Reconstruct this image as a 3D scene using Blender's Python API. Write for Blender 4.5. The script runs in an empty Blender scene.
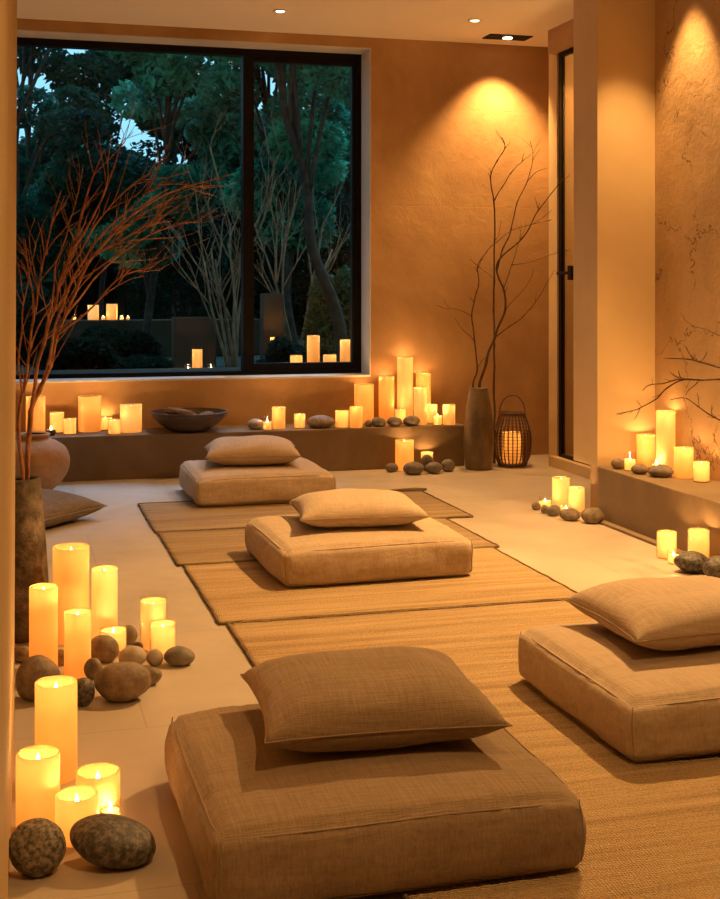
import bpy, bmesh, math, random
from mathutils import Vector, Matrix, noise

C = bpy.context.scene.collection
R = math.radians
rnd = random.Random(7)
CANDLES = [
    ('thick pillar candle beside the pier, leftmost of the nearest candles, behind the round grey stone', 'P', (0.057, 2.784, 0), 0.0457, 0.1637, 'candles on the floor by the left pier'),
    ('low wide pillar candle directly behind the gap between the two nearest grey stones', 'P', (0.134, 2.712, 0), 0.0444, 0.096, 'candles on the floor by the left pier'),
    ('short wide pillar candle behind the tiny glass tealight near the long dark stone', 'P', (0.184, 2.813, 0), 0.0473, 0.1022, 'candles on the floor by the left pier'),
    ('small clear glass tealight behind the long dark speckled stone at the front', 'V', (0.206, 2.744, 0), 0.0223, 0.0659, 'candles on the floor by the left pier'),
    ('tall pillar candle in front of the dark glossy pebble, rising behind the three nearest candles', 'P', (0.104, 3.063, 0), 0.0487, 0.2277, 'candles on the floor by the left pier'),
    ('slim tall pillar candle standing behind the big rough round stone beside the pier', 'P', (0.097, 3.947, 0), 0.0422, 0.251, 'candles on the floor by the left pier'),
    ('tallest and thickest candle at left, behind all the others, in front of the speckled vase', 'P', (0.191, 4.239, 0), 0.0578, 0.3095, 'candles on the floor by the left pier'),
    ('tall narrow amber candle in the middle of the left floor cluster, beside the round stones', 'P', (0.193, 3.859, 0), 0.0393, 0.1908, 'candles on the floor by the left pier'),
    ('tall slender candle on the right of the thickest left candle, behind the round brown stone', 'P', (0.299, 4.246, 0), 0.0419, 0.23, 'candles on the floor by the left pier'),
    ('short candle tucked behind the pale round stone, right of the tall slender candle', 'G', (0.316, 4.098, 0), 0.0429, 0.0699, 'candles on the floor by the left pier'),
    ('tall glass candle, back one of the pair at right of the left floor cluster', 'G', (0.441, 4.085, 0), 0.0431, 0.1633, 'candles on the floor by the left pier'),
    ('short clear glass candle, front one of the pair, above the small shiny pebble', 'G', (0.461, 3.997, 0), 0.0415, 0.1074, 'candles on the floor by the left pier'),
    ('tall candle at the left end of the window ledge, behind the round clay pot', 'P', (0.149, 7.999, 0.265), 0.058, 0.2228, 'candles on the window ledge'),
    ('medium glass candle right of the dark tealight holder on the window ledge', 'G', (0.276, 7.992, 0.265), 0.0459, 0.1317, 'candles on the window ledge'),
    ('low dark round tealight holder with a lit wick, left end of the window ledge', 'D', (0.236, 7.839, 0.265), 0.03, 0.036, 'candles on the window ledge'),
    ('short glass candle just left of the widest candle on the window ledge', 'G', (0.348, 7.889, 0.265), 0.0409, 0.1, 'candles on the window ledge'),
    ('widest candle on the left part of the window ledge, tall and square looking', 'P', (0.474, 8.011, 0.265), 0.0695, 0.2175, 'candles on the window ledge'),
    ('small candle half hidden behind the short amber one on the window ledge', 'G', (0.573, 8.063, 0.265), 0.0406, 0.0831, 'candles on the window ledge'),
    ('short amber candle at the ledge edge, right of the widest ledge candle', 'G', (0.61, 7.817, 0.265), 0.0409, 0.094, 'candles on the window ledge'),
    ('broad medium candle on the window ledge just left of the dark bowl', 'P', (0.716, 7.899, 0.265), 0.0661, 0.169, 'candles on the window ledge'),
    ('tiny clear glass tealight beside the speckled stone, right of the dark bowl', 'V', (1.545, 7.784, 0.265), 0.029, 0.0873, 'candles on the window ledge'),
    ('candle right beside the tiny tealight and speckled stone on the window ledge', 'P', (1.631, 7.848, 0.265), 0.0409, 0.1354, 'candles on the window ledge'),
    ('short lone candle just left of the long flat stone on the window ledge', 'G', (1.764, 7.841, 0.265), 0.0379, 0.0948, 'candles on the window ledge'),
    ('squat candle just right of the long flat stone on the window ledge', 'G', (2.029, 7.798, 0.265), 0.0444, 0.1142, 'candles on the window ledge'),
    ('narrow candle in front of the broad one under the window corner', 'P', (2.118, 7.784, 0.265), 0.0413, 0.1323, 'candles on the window ledge'),
    ('broad tall candle against the wall right under the window corner', 'P', (2.245, 8.051, 0.265), 0.0642, 0.2532, 'candles on the window ledge'),
    ('tall candle left of the tallest one on the window ledge', 'P', (2.402, 8.061, 0.265), 0.0513, 0.3023, 'candles on the window ledge'),
    ('tallest candle on the window ledge, in the middle of the right group', 'P', (2.53, 8.058, 0.265), 0.0525, 0.4264, 'candles on the window ledge'),
    ('tall candle at the wall just right of the tallest ledge candle, partly behind another', 'P', (2.658, 8.058, 0.265), 0.05, 0.3145, 'candles on the window ledge'),
    ('medium tall candle in front of another, right of the tallest ledge candle', 'P', (2.562, 7.83, 0.265), 0.0428, 0.2402, 'candles on the window ledge'),
    ('short candle behind the dark pebbles in front of the tallest ledge candle', 'G', (2.467, 7.956, 0.265), 0.0393, 0.0951, 'candles on the window ledge'),
    ('small candle behind the shortest one near the right end of the window ledge', 'P', (2.676, 7.931, 0.265), 0.0345, 0.1184, 'candles on the window ledge'),
    ('shortest candle near the right end of the window ledge', 'G', (2.658, 7.768, 0.265), 0.029, 0.0688, 'candles on the window ledge'),
    ('last candle at the right end of the window ledge, beside the tall vase', 'P', (2.743, 7.785, 0.265), 0.0405, 0.1297, 'candles on the window ledge'),
    ('pillar candle on the floor below the window ledge, behind grey pebbles', 'P', (2.402, 7.661, 0), 0.0584, 0.1897, 'candles on the floor below the window ledge'),
    ('small glass candle on the floor behind the round grey pebble below the window ledge', 'G', (2.556, 7.675, 0), 0.0413, 0.1132, 'candles on the floor below the window ledge'),
    ('taller candle on the floor at the foot of the column', 'P', (2.81, 6.197, 0), 0.0463, 0.1472, 'candles on the floor by the column'),
    ('shorter amber candle on the floor at the foot of the column, nearer the bench', 'P', (2.818, 6.022, 0), 0.0413, 0.123, 'candles on the floor by the column'),
    ('clear glass tealight at the left end of the pebbles by the column foot', 'V', (2.695, 6.143, 0), 0.0314, 0.0601, 'candles on the floor by the column'),
    ('small tealight between two pebbles in front of the candles by the column foot', 'V', (2.727, 5.952, 0), 0.0254, 0.0509, 'candles on the floor by the column'),
    ('medium candle on the right bench left of the tallest one, nearest the column', 'P', (3.043, 5.701, 0.265), 0.0459, 0.1578, 'candles on the right bench'),
    ('tallest candle on the right bench against the textured wall', 'P', (3.078, 5.568, 0.265), 0.0463, 0.2859, 'candles on the right bench'),
    ('candle on the right bench just right of the tallest one', 'P', (3.033, 5.317, 0.265), 0.0444, 0.1401, 'candles on the right bench'),
    ('shortest pillar candle at the right end of the row on the right bench', 'G', (3.048, 5.185, 0.265), 0.0384, 0.096, 'candles on the right bench'),
    ('clear glass tealight at the left end of the right bench beside a brown pebble', 'V', (2.898, 5.59, 0.265), 0.0291, 0.0873, 'candles on the right bench'),
    ('tealight behind the flat pebble in front of the tallest bench candle', 'V', (3.012, 5.541, 0.265), 0.023, 0.0532, 'candles on the right bench'),
    ('glass candle on the floor against the right bench, left of the pair', 'G', (2.701, 4.877, 0), 0.0437, 0.1173, 'candles on the floor by the right bench'),
    ('larger glass candle on the floor against the right bench, behind the dark stone', 'G', (2.749, 4.698, 0), 0.0456, 0.1582, 'candles on the floor by the right bench'),
    ('clear glass tealight beside the dark stone on the floor by the right bench', 'V', (2.669, 4.763, 0), 0.0261, 0.0605, 'candles on the floor by the right bench'),
]
STONES = [
    ('round grey speckled stone standing at the base of the left pier, nearest the viewer', 2, (0.05, 2.575, 0), (0.056, 0.0459, 0.0533), -20, 'stones around the left floor candles'),
    ('long dark speckled stone lying in front of the glass tealight, nearest the viewer', 4, (0.199, 2.585, 0), (0.0862, 0.0707, 0.0408), 12, 'stones around the left floor candles'),
    ('big rough round brown stone beside the pier, behind the tall front candle', 0, (0.074, 3.663, 0), (0.0629, 0.0516, 0.0609), 0, 'stones around the left floor candles'),
    ('dark glossy pebble half hidden behind the tall front candle', 4, (0.192, 3.575, 0), (0.0344, 0.0282, 0.0375), 0, 'stones around the left floor candles'),
    ('round brown stone between the narrow amber candle and the short glass one', 0, (0.279, 3.979, 0), (0.0469, 0.0385, 0.0417), 0, 'stones around the left floor candles'),
    ('small brown stone tucked beside the narrow amber candle, under the round brown stone', 0, (0.236, 3.814, 0), (0.0272, 0.0223, 0.0302), 0, 'stones around the left floor candles'),
    ('large flat oval stone in front of the left floor cluster', 0, (0.304, 3.596, 0), (0.0782, 0.0641, 0.0522), -3, 'stones around the left floor candles'),
    ('pale round stone behind the large flat oval one', 3, (0.357, 3.904, 0), (0.0425, 0.0349, 0.0319), 0, 'stones around the left floor candles'),
    ('small brown stone peeking out right of the large flat oval one', 0, (0.39, 3.713, 0), (0.0341, 0.0279, 0.0247), -8, 'stones around the left floor candles'),
    ('small shiny pale pebble in front of the pair of glass candles', 3, (0.425, 3.893, 0), (0.0259, 0.0212, 0.0251), 0, 'stones around the left floor candles'),
    ('grey oval pebble at the right end of the left floor cluster', 1, (0.498, 3.883, 0), (0.0473, 0.0388, 0.0276), 4, 'stones around the left floor candles'),
    ('greyish stone behind the short candle, right of the tall slender candle', 1, (0.368, 4.157, 0), (0.0299, 0.0245, 0.03), 10, 'stones around the left floor candles'),
    ('tiny grey pebble left of the pair of glass candles', 1, (0.387, 4.063, 0), (0.019, 0.0156, 0.0152), 0, 'stones around the left floor candles'),
    ('small stone seen between the slim tall candle and the narrow amber candle', 0, (0.149, 3.97, 0), (0.0183, 0.015, 0.0255), 0, 'stones around the left floor candles'),
    ('flat brown stone against the pier behind the big rough round one', 0, (0.035, 4.044, 0), (0.0308, 0.0252, 0.0251), 0, 'stones around the left floor candles'),
    ('light speckled stone beside the tiny tealight on the window ledge', 3, (1.48, 7.834, 0.265), (0.0532, 0.0436, 0.0335), 0, 'stones on the window ledge'),
    ('long flat brown stone between two short candles on the window ledge', 0, (1.895, 7.814, 0.265), (0.0902, 0.0739, 0.0404), 0, 'stones on the window ledge'),
    ('small pebble right of the narrow candle under the window corner', 1, (2.2, 7.782, 0.265), (0.0255, 0.0209, 0.0222), 0, 'stones on the window ledge'),
    ('left one of the three dark pebbles in front of the tall ledge candles', 1, (2.266, 7.776, 0.265), (0.0462, 0.0379, 0.0316), 0, 'stones on the window ledge'),
    ('middle one of the three dark pebbles in front of the tall ledge candles', 1, (2.372, 7.779, 0.265), (0.048, 0.0394, 0.0301), 0, 'stones on the window ledge'),
    ('right one of the three dark pebbles in front of the tall ledge candles', 1, (2.487, 7.783, 0.265), (0.0546, 0.0448, 0.0318), 0, 'stones on the window ledge'),
    ('small grey pebble at the left end of the pebbles below the window ledge', 1, (2.301, 7.602, 0), (0.0406, 0.0333, 0.0277), 0, 'pebbles on the floor below the window ledge'),
    ('largest flat grey pebble in front of the candle below the window ledge', 1, (2.399, 7.467, 0), (0.0648, 0.0531, 0.0378), 0, 'pebbles on the floor below the window ledge'),
    ('tallest round grey pebble, right in front of the small glass candle below the window ledge', 1, (2.526, 7.585, 0), (0.0434, 0.0356, 0.0526), 0, 'pebbles on the floor below the window ledge'),
    ('oval grey pebble second from the right below the window ledge', 1, (2.532, 7.47, 0), (0.0543, 0.0445, 0.0351), 0, 'pebbles on the floor below the window ledge'),
    ('grey pebble at the right end of the pebbles below the window ledge', 1, (2.645, 7.53, 0), (0.0455, 0.0373, 0.0373), 0, 'pebbles on the floor below the window ledge'),
    ('tiny pebble at the left end of the row by the column foot', 0, (2.628, 6.102, 0), (0.0246, 0.0202, 0.0204), 0, 'pebbles at the column foot'),
    ('small pebble second from the left by the column foot', 0, (2.629, 5.995, 0), (0.0217, 0.0178, 0.0227), 0, 'pebbles at the column foot'),
    ('grey pebble in the middle of the row by the column foot', 1, (2.644, 5.919, 0), (0.0366, 0.03, 0.0285), 0, 'pebbles at the column foot'),
    ('oval brown pebble in front of the shorter candle by the column foot', 0, (2.672, 5.785, 0), (0.052, 0.0426, 0.03), 0, 'pebbles at the column foot'),
    ('large round brown stone against the bench corner by the column foot', 0, (2.745, 5.685, 0), (0.0562, 0.0461, 0.0395), 0, 'pebbles at the column foot'),
    ('brown pebble behind the tealight at the column end of the right bench', 0, (2.867, 5.653, 0.265), (0.033, 0.0271, 0.0279), 0, 'pebbles on the right bench'),
    ('round brown pebble between the two tealights on the right bench', 0, (2.89, 5.475, 0.265), (0.0417, 0.0342, 0.0245), 0, 'pebbles on the right bench'),
    ('large flat pebble in front of the tallest candle on the right bench', 1, (2.939, 5.365, 0.265), (0.0586, 0.048, 0.0285), 0, 'pebbles on the right bench'),
    ('dark smooth stone in front of the larger glass candle by the right bench', 4, (2.663, 4.6, 0), (0.0709, 0.0581, 0.0417), 8, 'stones on the floor by the right bench'),
    ('dark stone at the right edge of the picture on the floor by the right bench', 4, (2.681, 4.437, 0), (0.0589, 0.0483, 0.0479), 8, 'stones on the floor by the right bench'),
]
VASE_STEM_THICK = [
    (0.016, [(2.838, 7.56, 0.251), (2.87, 7.56, 0.522), (2.92, 7.58, 0.679), (2.982, 7.6, 0.83), (3.06, 7.61, 1.009), (3.048, 7.61, 1.137), (3.002, 7.6, 1.268), (3.035, 7.6, 1.349), (3.168, 7.56, 1.476), (3.258, 7.52, 1.648), (3.413, 7.48, 1.856)]),
    (0.009, [(3.002, 7.6, 1.268), (3.054, 7.61, 1.407), (3.107, 7.62, 1.53), (3.156, 7.64, 1.693), (3.232, 7.66, 1.838), (3.285, 7.68, 1.981), (3.27, 7.7, 2.116)]),
    (0.007, [(2.982, 7.6, 0.83), (3.068, 7.56, 0.901), (3.147, 7.51, 0.972), (3.239, 7.46, 1.106), (3.321, 7.42, 1.267)]),
    (0.006, [(3.048, 7.61, 1.137), (3.13, 7.66, 1.299), (3.206, 7.71, 1.463), (3.261, 7.74, 1.557)]),
    (0.004, [(3.232, 7.66, 1.838), (3.28, 7.62, 1.901), (3.346, 7.58, 1.924)]),
    (0.004, [(3.06, 7.61, 1.009), (3.156, 7.64, 1.092), (3.255, 7.66, 1.202), (3.283, 7.66, 1.28)]),
    (0.004, [(3.258, 7.52, 1.648), (3.235, 7.5, 1.691), (3.217, 7.49, 1.729)]),
    (0.004, [(3.13, 7.66, 1.299), (3.238, 7.62, 1.318), (3.372, 7.56, 1.369), (3.445, 7.46, 1.393)]),
]
VASE_STEM_THIN = [
    (0.009, [(2.859, 7.58, 0.248), (2.836, 7.58, 0.522), (2.849, 7.56, 0.637), (2.827, 7.55, 0.821), (2.81, 7.54, 0.973), (2.827, 7.54, 1.074), (2.85, 7.54, 1.169), (2.854, 7.55, 1.289), (2.912, 7.56, 1.379), (2.995, 7.58, 1.447), (3.103, 7.61, 1.519), (3.263, 7.63, 1.564), (3.45, 7.66, 1.601)]),
    (0.004, [(2.81, 7.54, 0.973), (2.735, 7.48, 1.0), (2.654, 7.42, 1.02), (2.571, 7.36, 1.024), (2.495, 7.32, 1.047)]),
    (0.004, [(2.849, 7.56, 0.637), (2.863, 7.52, 0.683), (2.881, 7.48, 0.717)]),
    (0.004, [(2.827, 7.55, 0.821), (2.728, 7.48, 0.888), (2.657, 7.43, 0.964)]),
    (0.004, [(2.854, 7.55, 1.289), (2.816, 7.52, 1.314), (2.782, 7.5, 1.332)]),
    (0.003, [(2.854, 7.55, 1.289), (2.926, 7.58, 1.245), (3.001, 7.63, 1.201)]),
    (0.003, [(3.263, 7.63, 1.564), (3.334, 7.6, 1.616), (3.374, 7.58, 1.654)]),
]
FLOOR_STICK = [
    (0.013, [(3.055, 7.78, 0.001), (3.072, 7.82, 0.216), (3.085, 7.86, 0.476), (3.103, 7.9, 0.771), (3.107, 7.92, 1.003), (3.107, 7.92, 1.19), (3.103, 7.9, 1.462), (3.092, 7.88, 1.727), (3.056, 7.86, 1.879), (3.097, 7.84, 1.982), (3.146, 7.82, 2.073), (3.117, 7.8, 2.143)]),
    (0.006, [(3.092, 7.88, 1.727), (3.125, 7.82, 1.816), (3.168, 7.77, 1.904), (3.233, 7.74, 1.976), (3.279, 7.7, 2.025)]),
    (0.004, [(3.056, 7.86, 1.879), (3.041, 7.85, 1.908)]),
    (0.004, [(3.146, 7.82, 2.073), (3.18, 7.8, 2.118)]),
    (0.004, [(3.103, 7.9, 1.462), (3.12, 7.88, 1.502), (3.149, 7.9, 1.609)]),
    (0.004, [(3.233, 7.74, 1.976), (3.247, 7.74, 2.041)]),
]
BENCH_TWIGS = [
    (0.012, [(3.08, 4.4, 0.244), (3.052, 4.4, 0.466), (3.025, 4.4, 0.705), (2.845, 4.4, 0.768), (2.733, 4.4, 0.818), (2.736, 4.55, 0.836), (2.697, 4.6, 0.85), (2.663, 4.65, 0.86), (2.59, 4.7, 0.862)]),
    (0.008, [(3.025, 4.4, 0.705), (2.845, 4.4, 0.804), (2.733, 4.4, 0.802), (2.698, 4.45, 0.791), (2.639, 4.5, 0.785), (2.588, 4.55, 0.782), (2.553, 4.6, 0.747), (2.549, 4.7, 0.695), (2.534, 4.8, 0.649), (2.514, 4.85, 0.632), (2.479, 4.9, 0.616)]),
    (0.006, [(2.639, 4.5, 0.785), (2.522, 4.45, 0.795), (2.48, 4.5, 0.776), (2.473, 4.6, 0.761), (2.495, 4.7, 0.729)]),
    (0.006, [(3.052, 4.4, 0.466), (2.845, 4.4, 0.552), (2.796, 4.5, 0.606), (2.728, 4.5, 0.624), (2.679, 4.5, 0.649), (2.642, 4.52, 0.68), (2.614, 4.55, 0.706), (2.595, 4.57, 0.709), (2.567, 4.6, 0.699)]),
    (0.004, [(2.588, 4.55, 0.782), (2.579, 4.55, 0.803), (2.574, 4.55, 0.819)]),
    (0.004, [(2.63, 4.5, 0.777), (2.607, 4.53, 0.744), (2.605, 4.55, 0.718)]),
    (0.0035, [(2.534, 4.8, 0.649), (2.52, 4.8, 0.62), (2.507, 4.8, 0.604)]),
    (0.005, [(3.025, 4.4, 0.705), (2.934, 4.4, 0.865), (2.845, 4.4, 0.926), (2.733, 4.4, 0.954), (2.719, 4.5, 0.963), (2.691, 4.55, 0.985), (2.661, 4.6, 0.996)]),
    (0.003, [(2.697, 4.6, 0.85), (2.716, 4.6, 0.87), (2.725, 4.6, 0.89)]),
]
ARCHING_BRANCH = [
    (0.014, [(0.057, 4.36, 0.446), (0.055, 4.36, 0.539), (0.06, 4.36, 0.645), (0.067, 4.38, 0.736), (0.09, 4.39, 0.801), (0.126, 4.41, 0.89), (0.156, 4.42, 0.991), (0.19, 4.44, 1.075), (0.231, 4.46, 1.177), (0.283, 4.48, 1.264), (0.364, 4.51, 1.36), (0.478, 4.54, 1.451), (0.6, 4.58, 1.51), (0.646, 4.6, 1.527)]),
    (0.011, [(0.06, 4.36, 0.645), (0.073, 4.36, 0.778), (0.082, 4.33, 0.872), (0.101, 4.31, 0.962), (0.132, 4.28, 1.062), (0.157, 4.26, 1.16), (0.194, 4.24, 1.274), (0.225, 4.21, 1.387), (0.254, 4.18, 1.498), (0.291, 4.16, 1.594)]),
    (0.008, [(0.09, 4.39, 0.801), (0.124, 4.46, 0.904), (0.166, 4.51, 1.022), (0.229, 4.56, 1.108), (0.291, 4.61, 1.186), (0.383, 4.66, 1.269), (0.493, 4.68, 1.344), (0.606, 4.71, 1.387), (0.703, 4.74, 1.397)]),
    (0.007, [(0.156, 4.42, 0.991), (0.227, 4.38, 1.049), (0.291, 4.34, 1.116), (0.37, 4.3, 1.193), (0.451, 4.28, 1.217), (0.498, 4.26, 1.25)]),
    (0.008, [(0.126, 4.41, 0.89), (0.139, 4.31, 1.011), (0.17, 4.26, 1.111), (0.225, 4.22, 1.235), (0.293, 4.18, 1.331), (0.374, 4.16, 1.409), (0.442, 4.14, 1.467), (0.513, 4.11, 1.499)]),
    (0.007, [(0.19, 4.44, 1.075), (0.255, 4.52, 1.213), (0.333, 4.56, 1.32), (0.42, 4.6, 1.386), (0.523, 4.63, 1.451), (0.607, 4.66, 1.491)]),
    (0.006, [(0.157, 4.26, 1.16), (0.216, 4.3, 1.259), (0.289, 4.32, 1.377), (0.357, 4.34, 1.46), (0.419, 4.36, 1.517), (0.469, 4.36, 1.545)]),
    (0.006, [(0.194, 4.24, 1.274), (0.263, 4.16, 1.385), (0.306, 4.11, 1.51), (0.342, 4.08, 1.603), (0.355, 4.06, 1.623)]),
    (0.006, [(0.283, 4.48, 1.264), (0.37, 4.42, 1.315), (0.461, 4.38, 1.376), (0.527, 4.36, 1.451), (0.591, 4.33, 1.512)]),
    (0.005, [(0.132, 4.28, 1.062), (0.192, 4.34, 1.16), (0.268, 4.4, 1.252), (0.336, 4.42, 1.294), (0.428, 4.46, 1.317), (0.527, 4.48, 1.326)]),
    (0.005, [(0.101, 4.31, 0.962), (0.128, 4.36, 1.077), (0.149, 4.41, 1.211), (0.184, 4.46, 1.331), (0.214, 4.46, 1.435), (0.247, 4.51, 1.577)]),
    (0.005, [(0.231, 4.46, 1.177), (0.299, 4.46, 1.219), (0.375, 4.48, 1.282), (0.467, 4.5, 1.368), (0.51, 4.51, 1.408)]),
    (0.004, [(0.291, 4.34, 1.116), (0.33, 4.34, 1.143), (0.385, 4.36, 1.177), (0.432, 4.36, 1.191)]),
]
SLIM_BRANCH = [
    (0.011, [(0.044, 4.3, 0.456), (0.039, 4.3, 0.548), (0.029, 4.3, 0.653), (0.026, 4.3, 0.718), (0.038, 4.33, 0.794), (0.05, 4.34, 0.862), (0.063, 4.35, 0.944), (0.076, 4.36, 1.044), (0.09, 4.38, 1.143), (0.116, 4.4, 1.261), (0.136, 4.42, 1.363), (0.163, 4.42, 1.482)]),
    (0.006, [(0.038, 4.33, 0.794), (0.031, 4.3, 0.898), (0.034, 4.27, 0.997), (0.043, 4.25, 1.111), (0.062, 4.24, 1.208), (0.08, 4.2, 1.304)]),
    (0.005, [(0.063, 4.35, 0.944), (0.097, 4.4, 1.026), (0.143, 4.42, 1.109), (0.177, 4.44, 1.194), (0.197, 4.45, 1.28)]),
    (0.005, [(0.076, 4.36, 1.044), (0.07, 4.34, 1.143), (0.053, 4.32, 1.242), (0.044, 4.3, 1.314)]),
    (0.004, [(0.09, 4.38, 1.143), (0.077, 4.4, 1.227), (0.067, 4.4, 1.311), (0.084, 4.4, 1.385)]),
    (0.004, [(0.116, 4.4, 1.261), (0.142, 4.38, 1.311), (0.174, 4.36, 1.351), (0.199, 4.35, 1.404)]),
]

CEIL = 2.815
FLAME_P, WAX_P = 2.6, 0.045


# ------------------------------------------------------------ materials
def mat(name):
    m = bpy.data.materials.new(name)
    m.use_nodes = True
    nt = m.node_tree
    nt.nodes.clear()
    out = nt.nodes.new('ShaderNodeOutputMaterial')
    return m, nt, out


def N(nt, typ, **kw):
    n = nt.nodes.new(typ)
    for k, v in kw.items():
        if k in n.inputs.keys():
            n.inputs[k].default_value = v
        else:
            setattr(n, k, v)
    return n


def ramp(nt, stops):
    r = nt.nodes.new('ShaderNodeValToRGB')
    e = r.color_ramp.elements
    while len(e) < len(stops):
        e.new(0.5)
    for k, (p, col) in enumerate(stops):
        e[k].position = p
        e[k].color = (*col, 1)
    return r


def principled(name, col, rough=0.6, spec=0.3, metal=0.0):
    m, nt, out = mat(name)
    b = N(nt, 'ShaderNodeBsdfPrincipled')
    b.inputs['Base Color'].default_value = (*col, 1)
    b.inputs['Roughness'].default_value = rough
    b.inputs['Specular IOR Level'].default_value = spec
    b.inputs['Metallic'].default_value = metal
    nt.links.new(b.outputs[0], out.inputs[0])
    return m, nt, b


def noisy(name, c1, c2, scale, rough=0.7, spec=0.25, bump=0.0, bscale=None, detail=6, stretch=(1, 1, 1), lo=0.35, hi=0.65, bdist=0.01):
    m, nt, b = principled(name, c1, rough, spec)
    tc = N(nt, 'ShaderNodeTexCoord')
    mp = N(nt, 'ShaderNodeMapping')
    mp.inputs['Scale'].default_value = stretch
    nt.links.new(tc.outputs['Object'], mp.inputs[0])
    n = N(nt, 'ShaderNodeTexNoise', Scale=scale, Detail=detail, Roughness=0.6)
    nt.links.new(mp.outputs[0], n.inputs['Vector'])
    r = ramp(nt, [(lo, c1), (hi, c2)])
    nt.links.new(n.outputs[0], r.inputs[0])
    nt.links.new(r.outputs[0], b.inputs['Base Color'])
    if bump:
        n2 = N(nt, 'ShaderNodeTexNoise', Scale=bscale or scale * 4, Detail=8, Roughness=0.65)
        nt.links.new(mp.outputs[0], n2.inputs['Vector'])
        bp = N(nt, 'ShaderNodeBump', Strength=bump, Distance=bdist)
        nt.links.new(n2.outputs[0], bp.inputs['Height'])
        nt.links.new(bp.outputs[0], b.inputs['Normal'])
    return m


def math_node(nt, op, a, b=None):
    n = N(nt, 'ShaderNodeMath', operation=op)
    for i, v in enumerate((a, b)):
        if v is None:
            continue
        if isinstance(v, (int, float)):
            n.inputs[i].default_value = v
        else:
            nt.links.new(v, n.inputs[i])
    return n.outputs[0]


def plaster_rough(name, c1, c2, cracks=False, joints=False, bump=0.5):
    m, nt, b = principled(name, c1, 0.8, 0.25)
    tc = N(nt, 'ShaderNodeTexCoord')
    big = N(nt, 'ShaderNodeTexNoise', Scale=1.3, Detail=9, Roughness=0.62, Distortion=0.4)
    fine = N(nt, 'ShaderNodeTexNoise', Scale=38, Detail=6, Roughness=0.7)
    mid = N(nt, 'ShaderNodeTexNoise', Scale=9, Detail=8, Roughness=0.65, Distortion=0.6)
    for n in (big, fine, mid):
        nt.links.new(tc.outputs['Object'], n.inputs['Vector'])
    r = ramp(nt, [(0.32, c1), (0.68, c2)])
    nt.links.new(big.outputs[0], r.inputs[0])
    h = math_node(nt, 'ADD', math_node(nt, 'MULTIPLY', fine.outputs[0], 0.35), mid.outputs[0])
    col = r.outputs[0]
    if joints:
        sx = N(nt, 'ShaderNodeSeparateXYZ')
        nt.links.new(tc.outputs['Object'], sx.inputs[0])
        zz = math_node(nt, 'ADD', sx.outputs[2], math_node(nt, 'MULTIPLY', mid.outputs[0], 0.012))
        fr = math_node(nt, 'FRACT', math_node(nt, 'DIVIDE', math_node(nt, 'ADD', zz, -0.07), 0.655))
        d = math_node(nt, 'ABSOLUTE', math_node(nt, 'ADD', fr, -0.5))
        ln = math_node(nt, 'LESS_THAN', d, 0.006)
        h = math_node(nt, 'SUBTRACT', h, math_node(nt, 'MULTIPLY', ln, 0.5))
    if cracks:
        wv = N(nt, 'ShaderNodeTexNoise', Scale=3.2, Detail=5, Roughness=0.6)
        nt.links.new(tc.outputs['Object'], wv.inputs['Vector'])
        mx = N(nt, 'ShaderNodeMix', data_type='RGBA', blend_type='LINEAR_LIGHT')
        mx.inputs[0].default_value = 0.35
        nt.links.new(tc.outputs['Object'], mx.inputs[6])
        nt.links.new(wv.outputs[1], mx.inputs[7])
        mp = N(nt, 'ShaderNodeMapping')
        mp.inputs['Scale'].default_value = (1, 1.0, 1.5)
        nt.links.new(mx.outputs[2], mp.inputs[0])
        v = N(nt, 'ShaderNodeTexVoronoi', Scale=1.15, feature='DISTANCE_TO_EDGE')
        nt.links.new(mp.outputs[0], v.inputs['Vector'])
        thin = N(nt, 'ShaderNodeTexNoise', Scale=2.2, Detail=3)
        nt.links.new(tc.outputs['Object'], thin.inputs['Vector'])
        wd = math_node(nt, 'MINIMUM', math_node(nt, 'MULTIPLY', math_node(nt, 'SUBTRACT', thin.outputs[0], 0.40), 0.10), 0.006)
        cr = math_node(nt, 'LESS_THAN', v.outputs['Distance'], wd)
        h = math_node(nt, 'SUBTRACT', h, math_node(nt, 'MULTIPLY', cr, 0.9))
        dk = N(nt, 'ShaderNodeMix', data_type='RGBA', blend_type='MULTIPLY')
        nt.links.new(math_node(nt, 'MULTIPLY', cr, 0.75), dk.inputs[0])
        nt.links.new(col, dk.inputs[6])
        dk.inputs[7].default_value = (0.3, 0.22, 0.16, 1)
        col = dk.outputs[2]
    nt.links.new(col, b.inputs['Base Color'])
    bp = N(nt, 'ShaderNodeBump', Strength=bump, Distance=0.012)
    nt.links.new(h, bp.inputs['Height'])
    nt.links.new(bp.outputs[0], b.inputs['Normal'])
    return m


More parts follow.
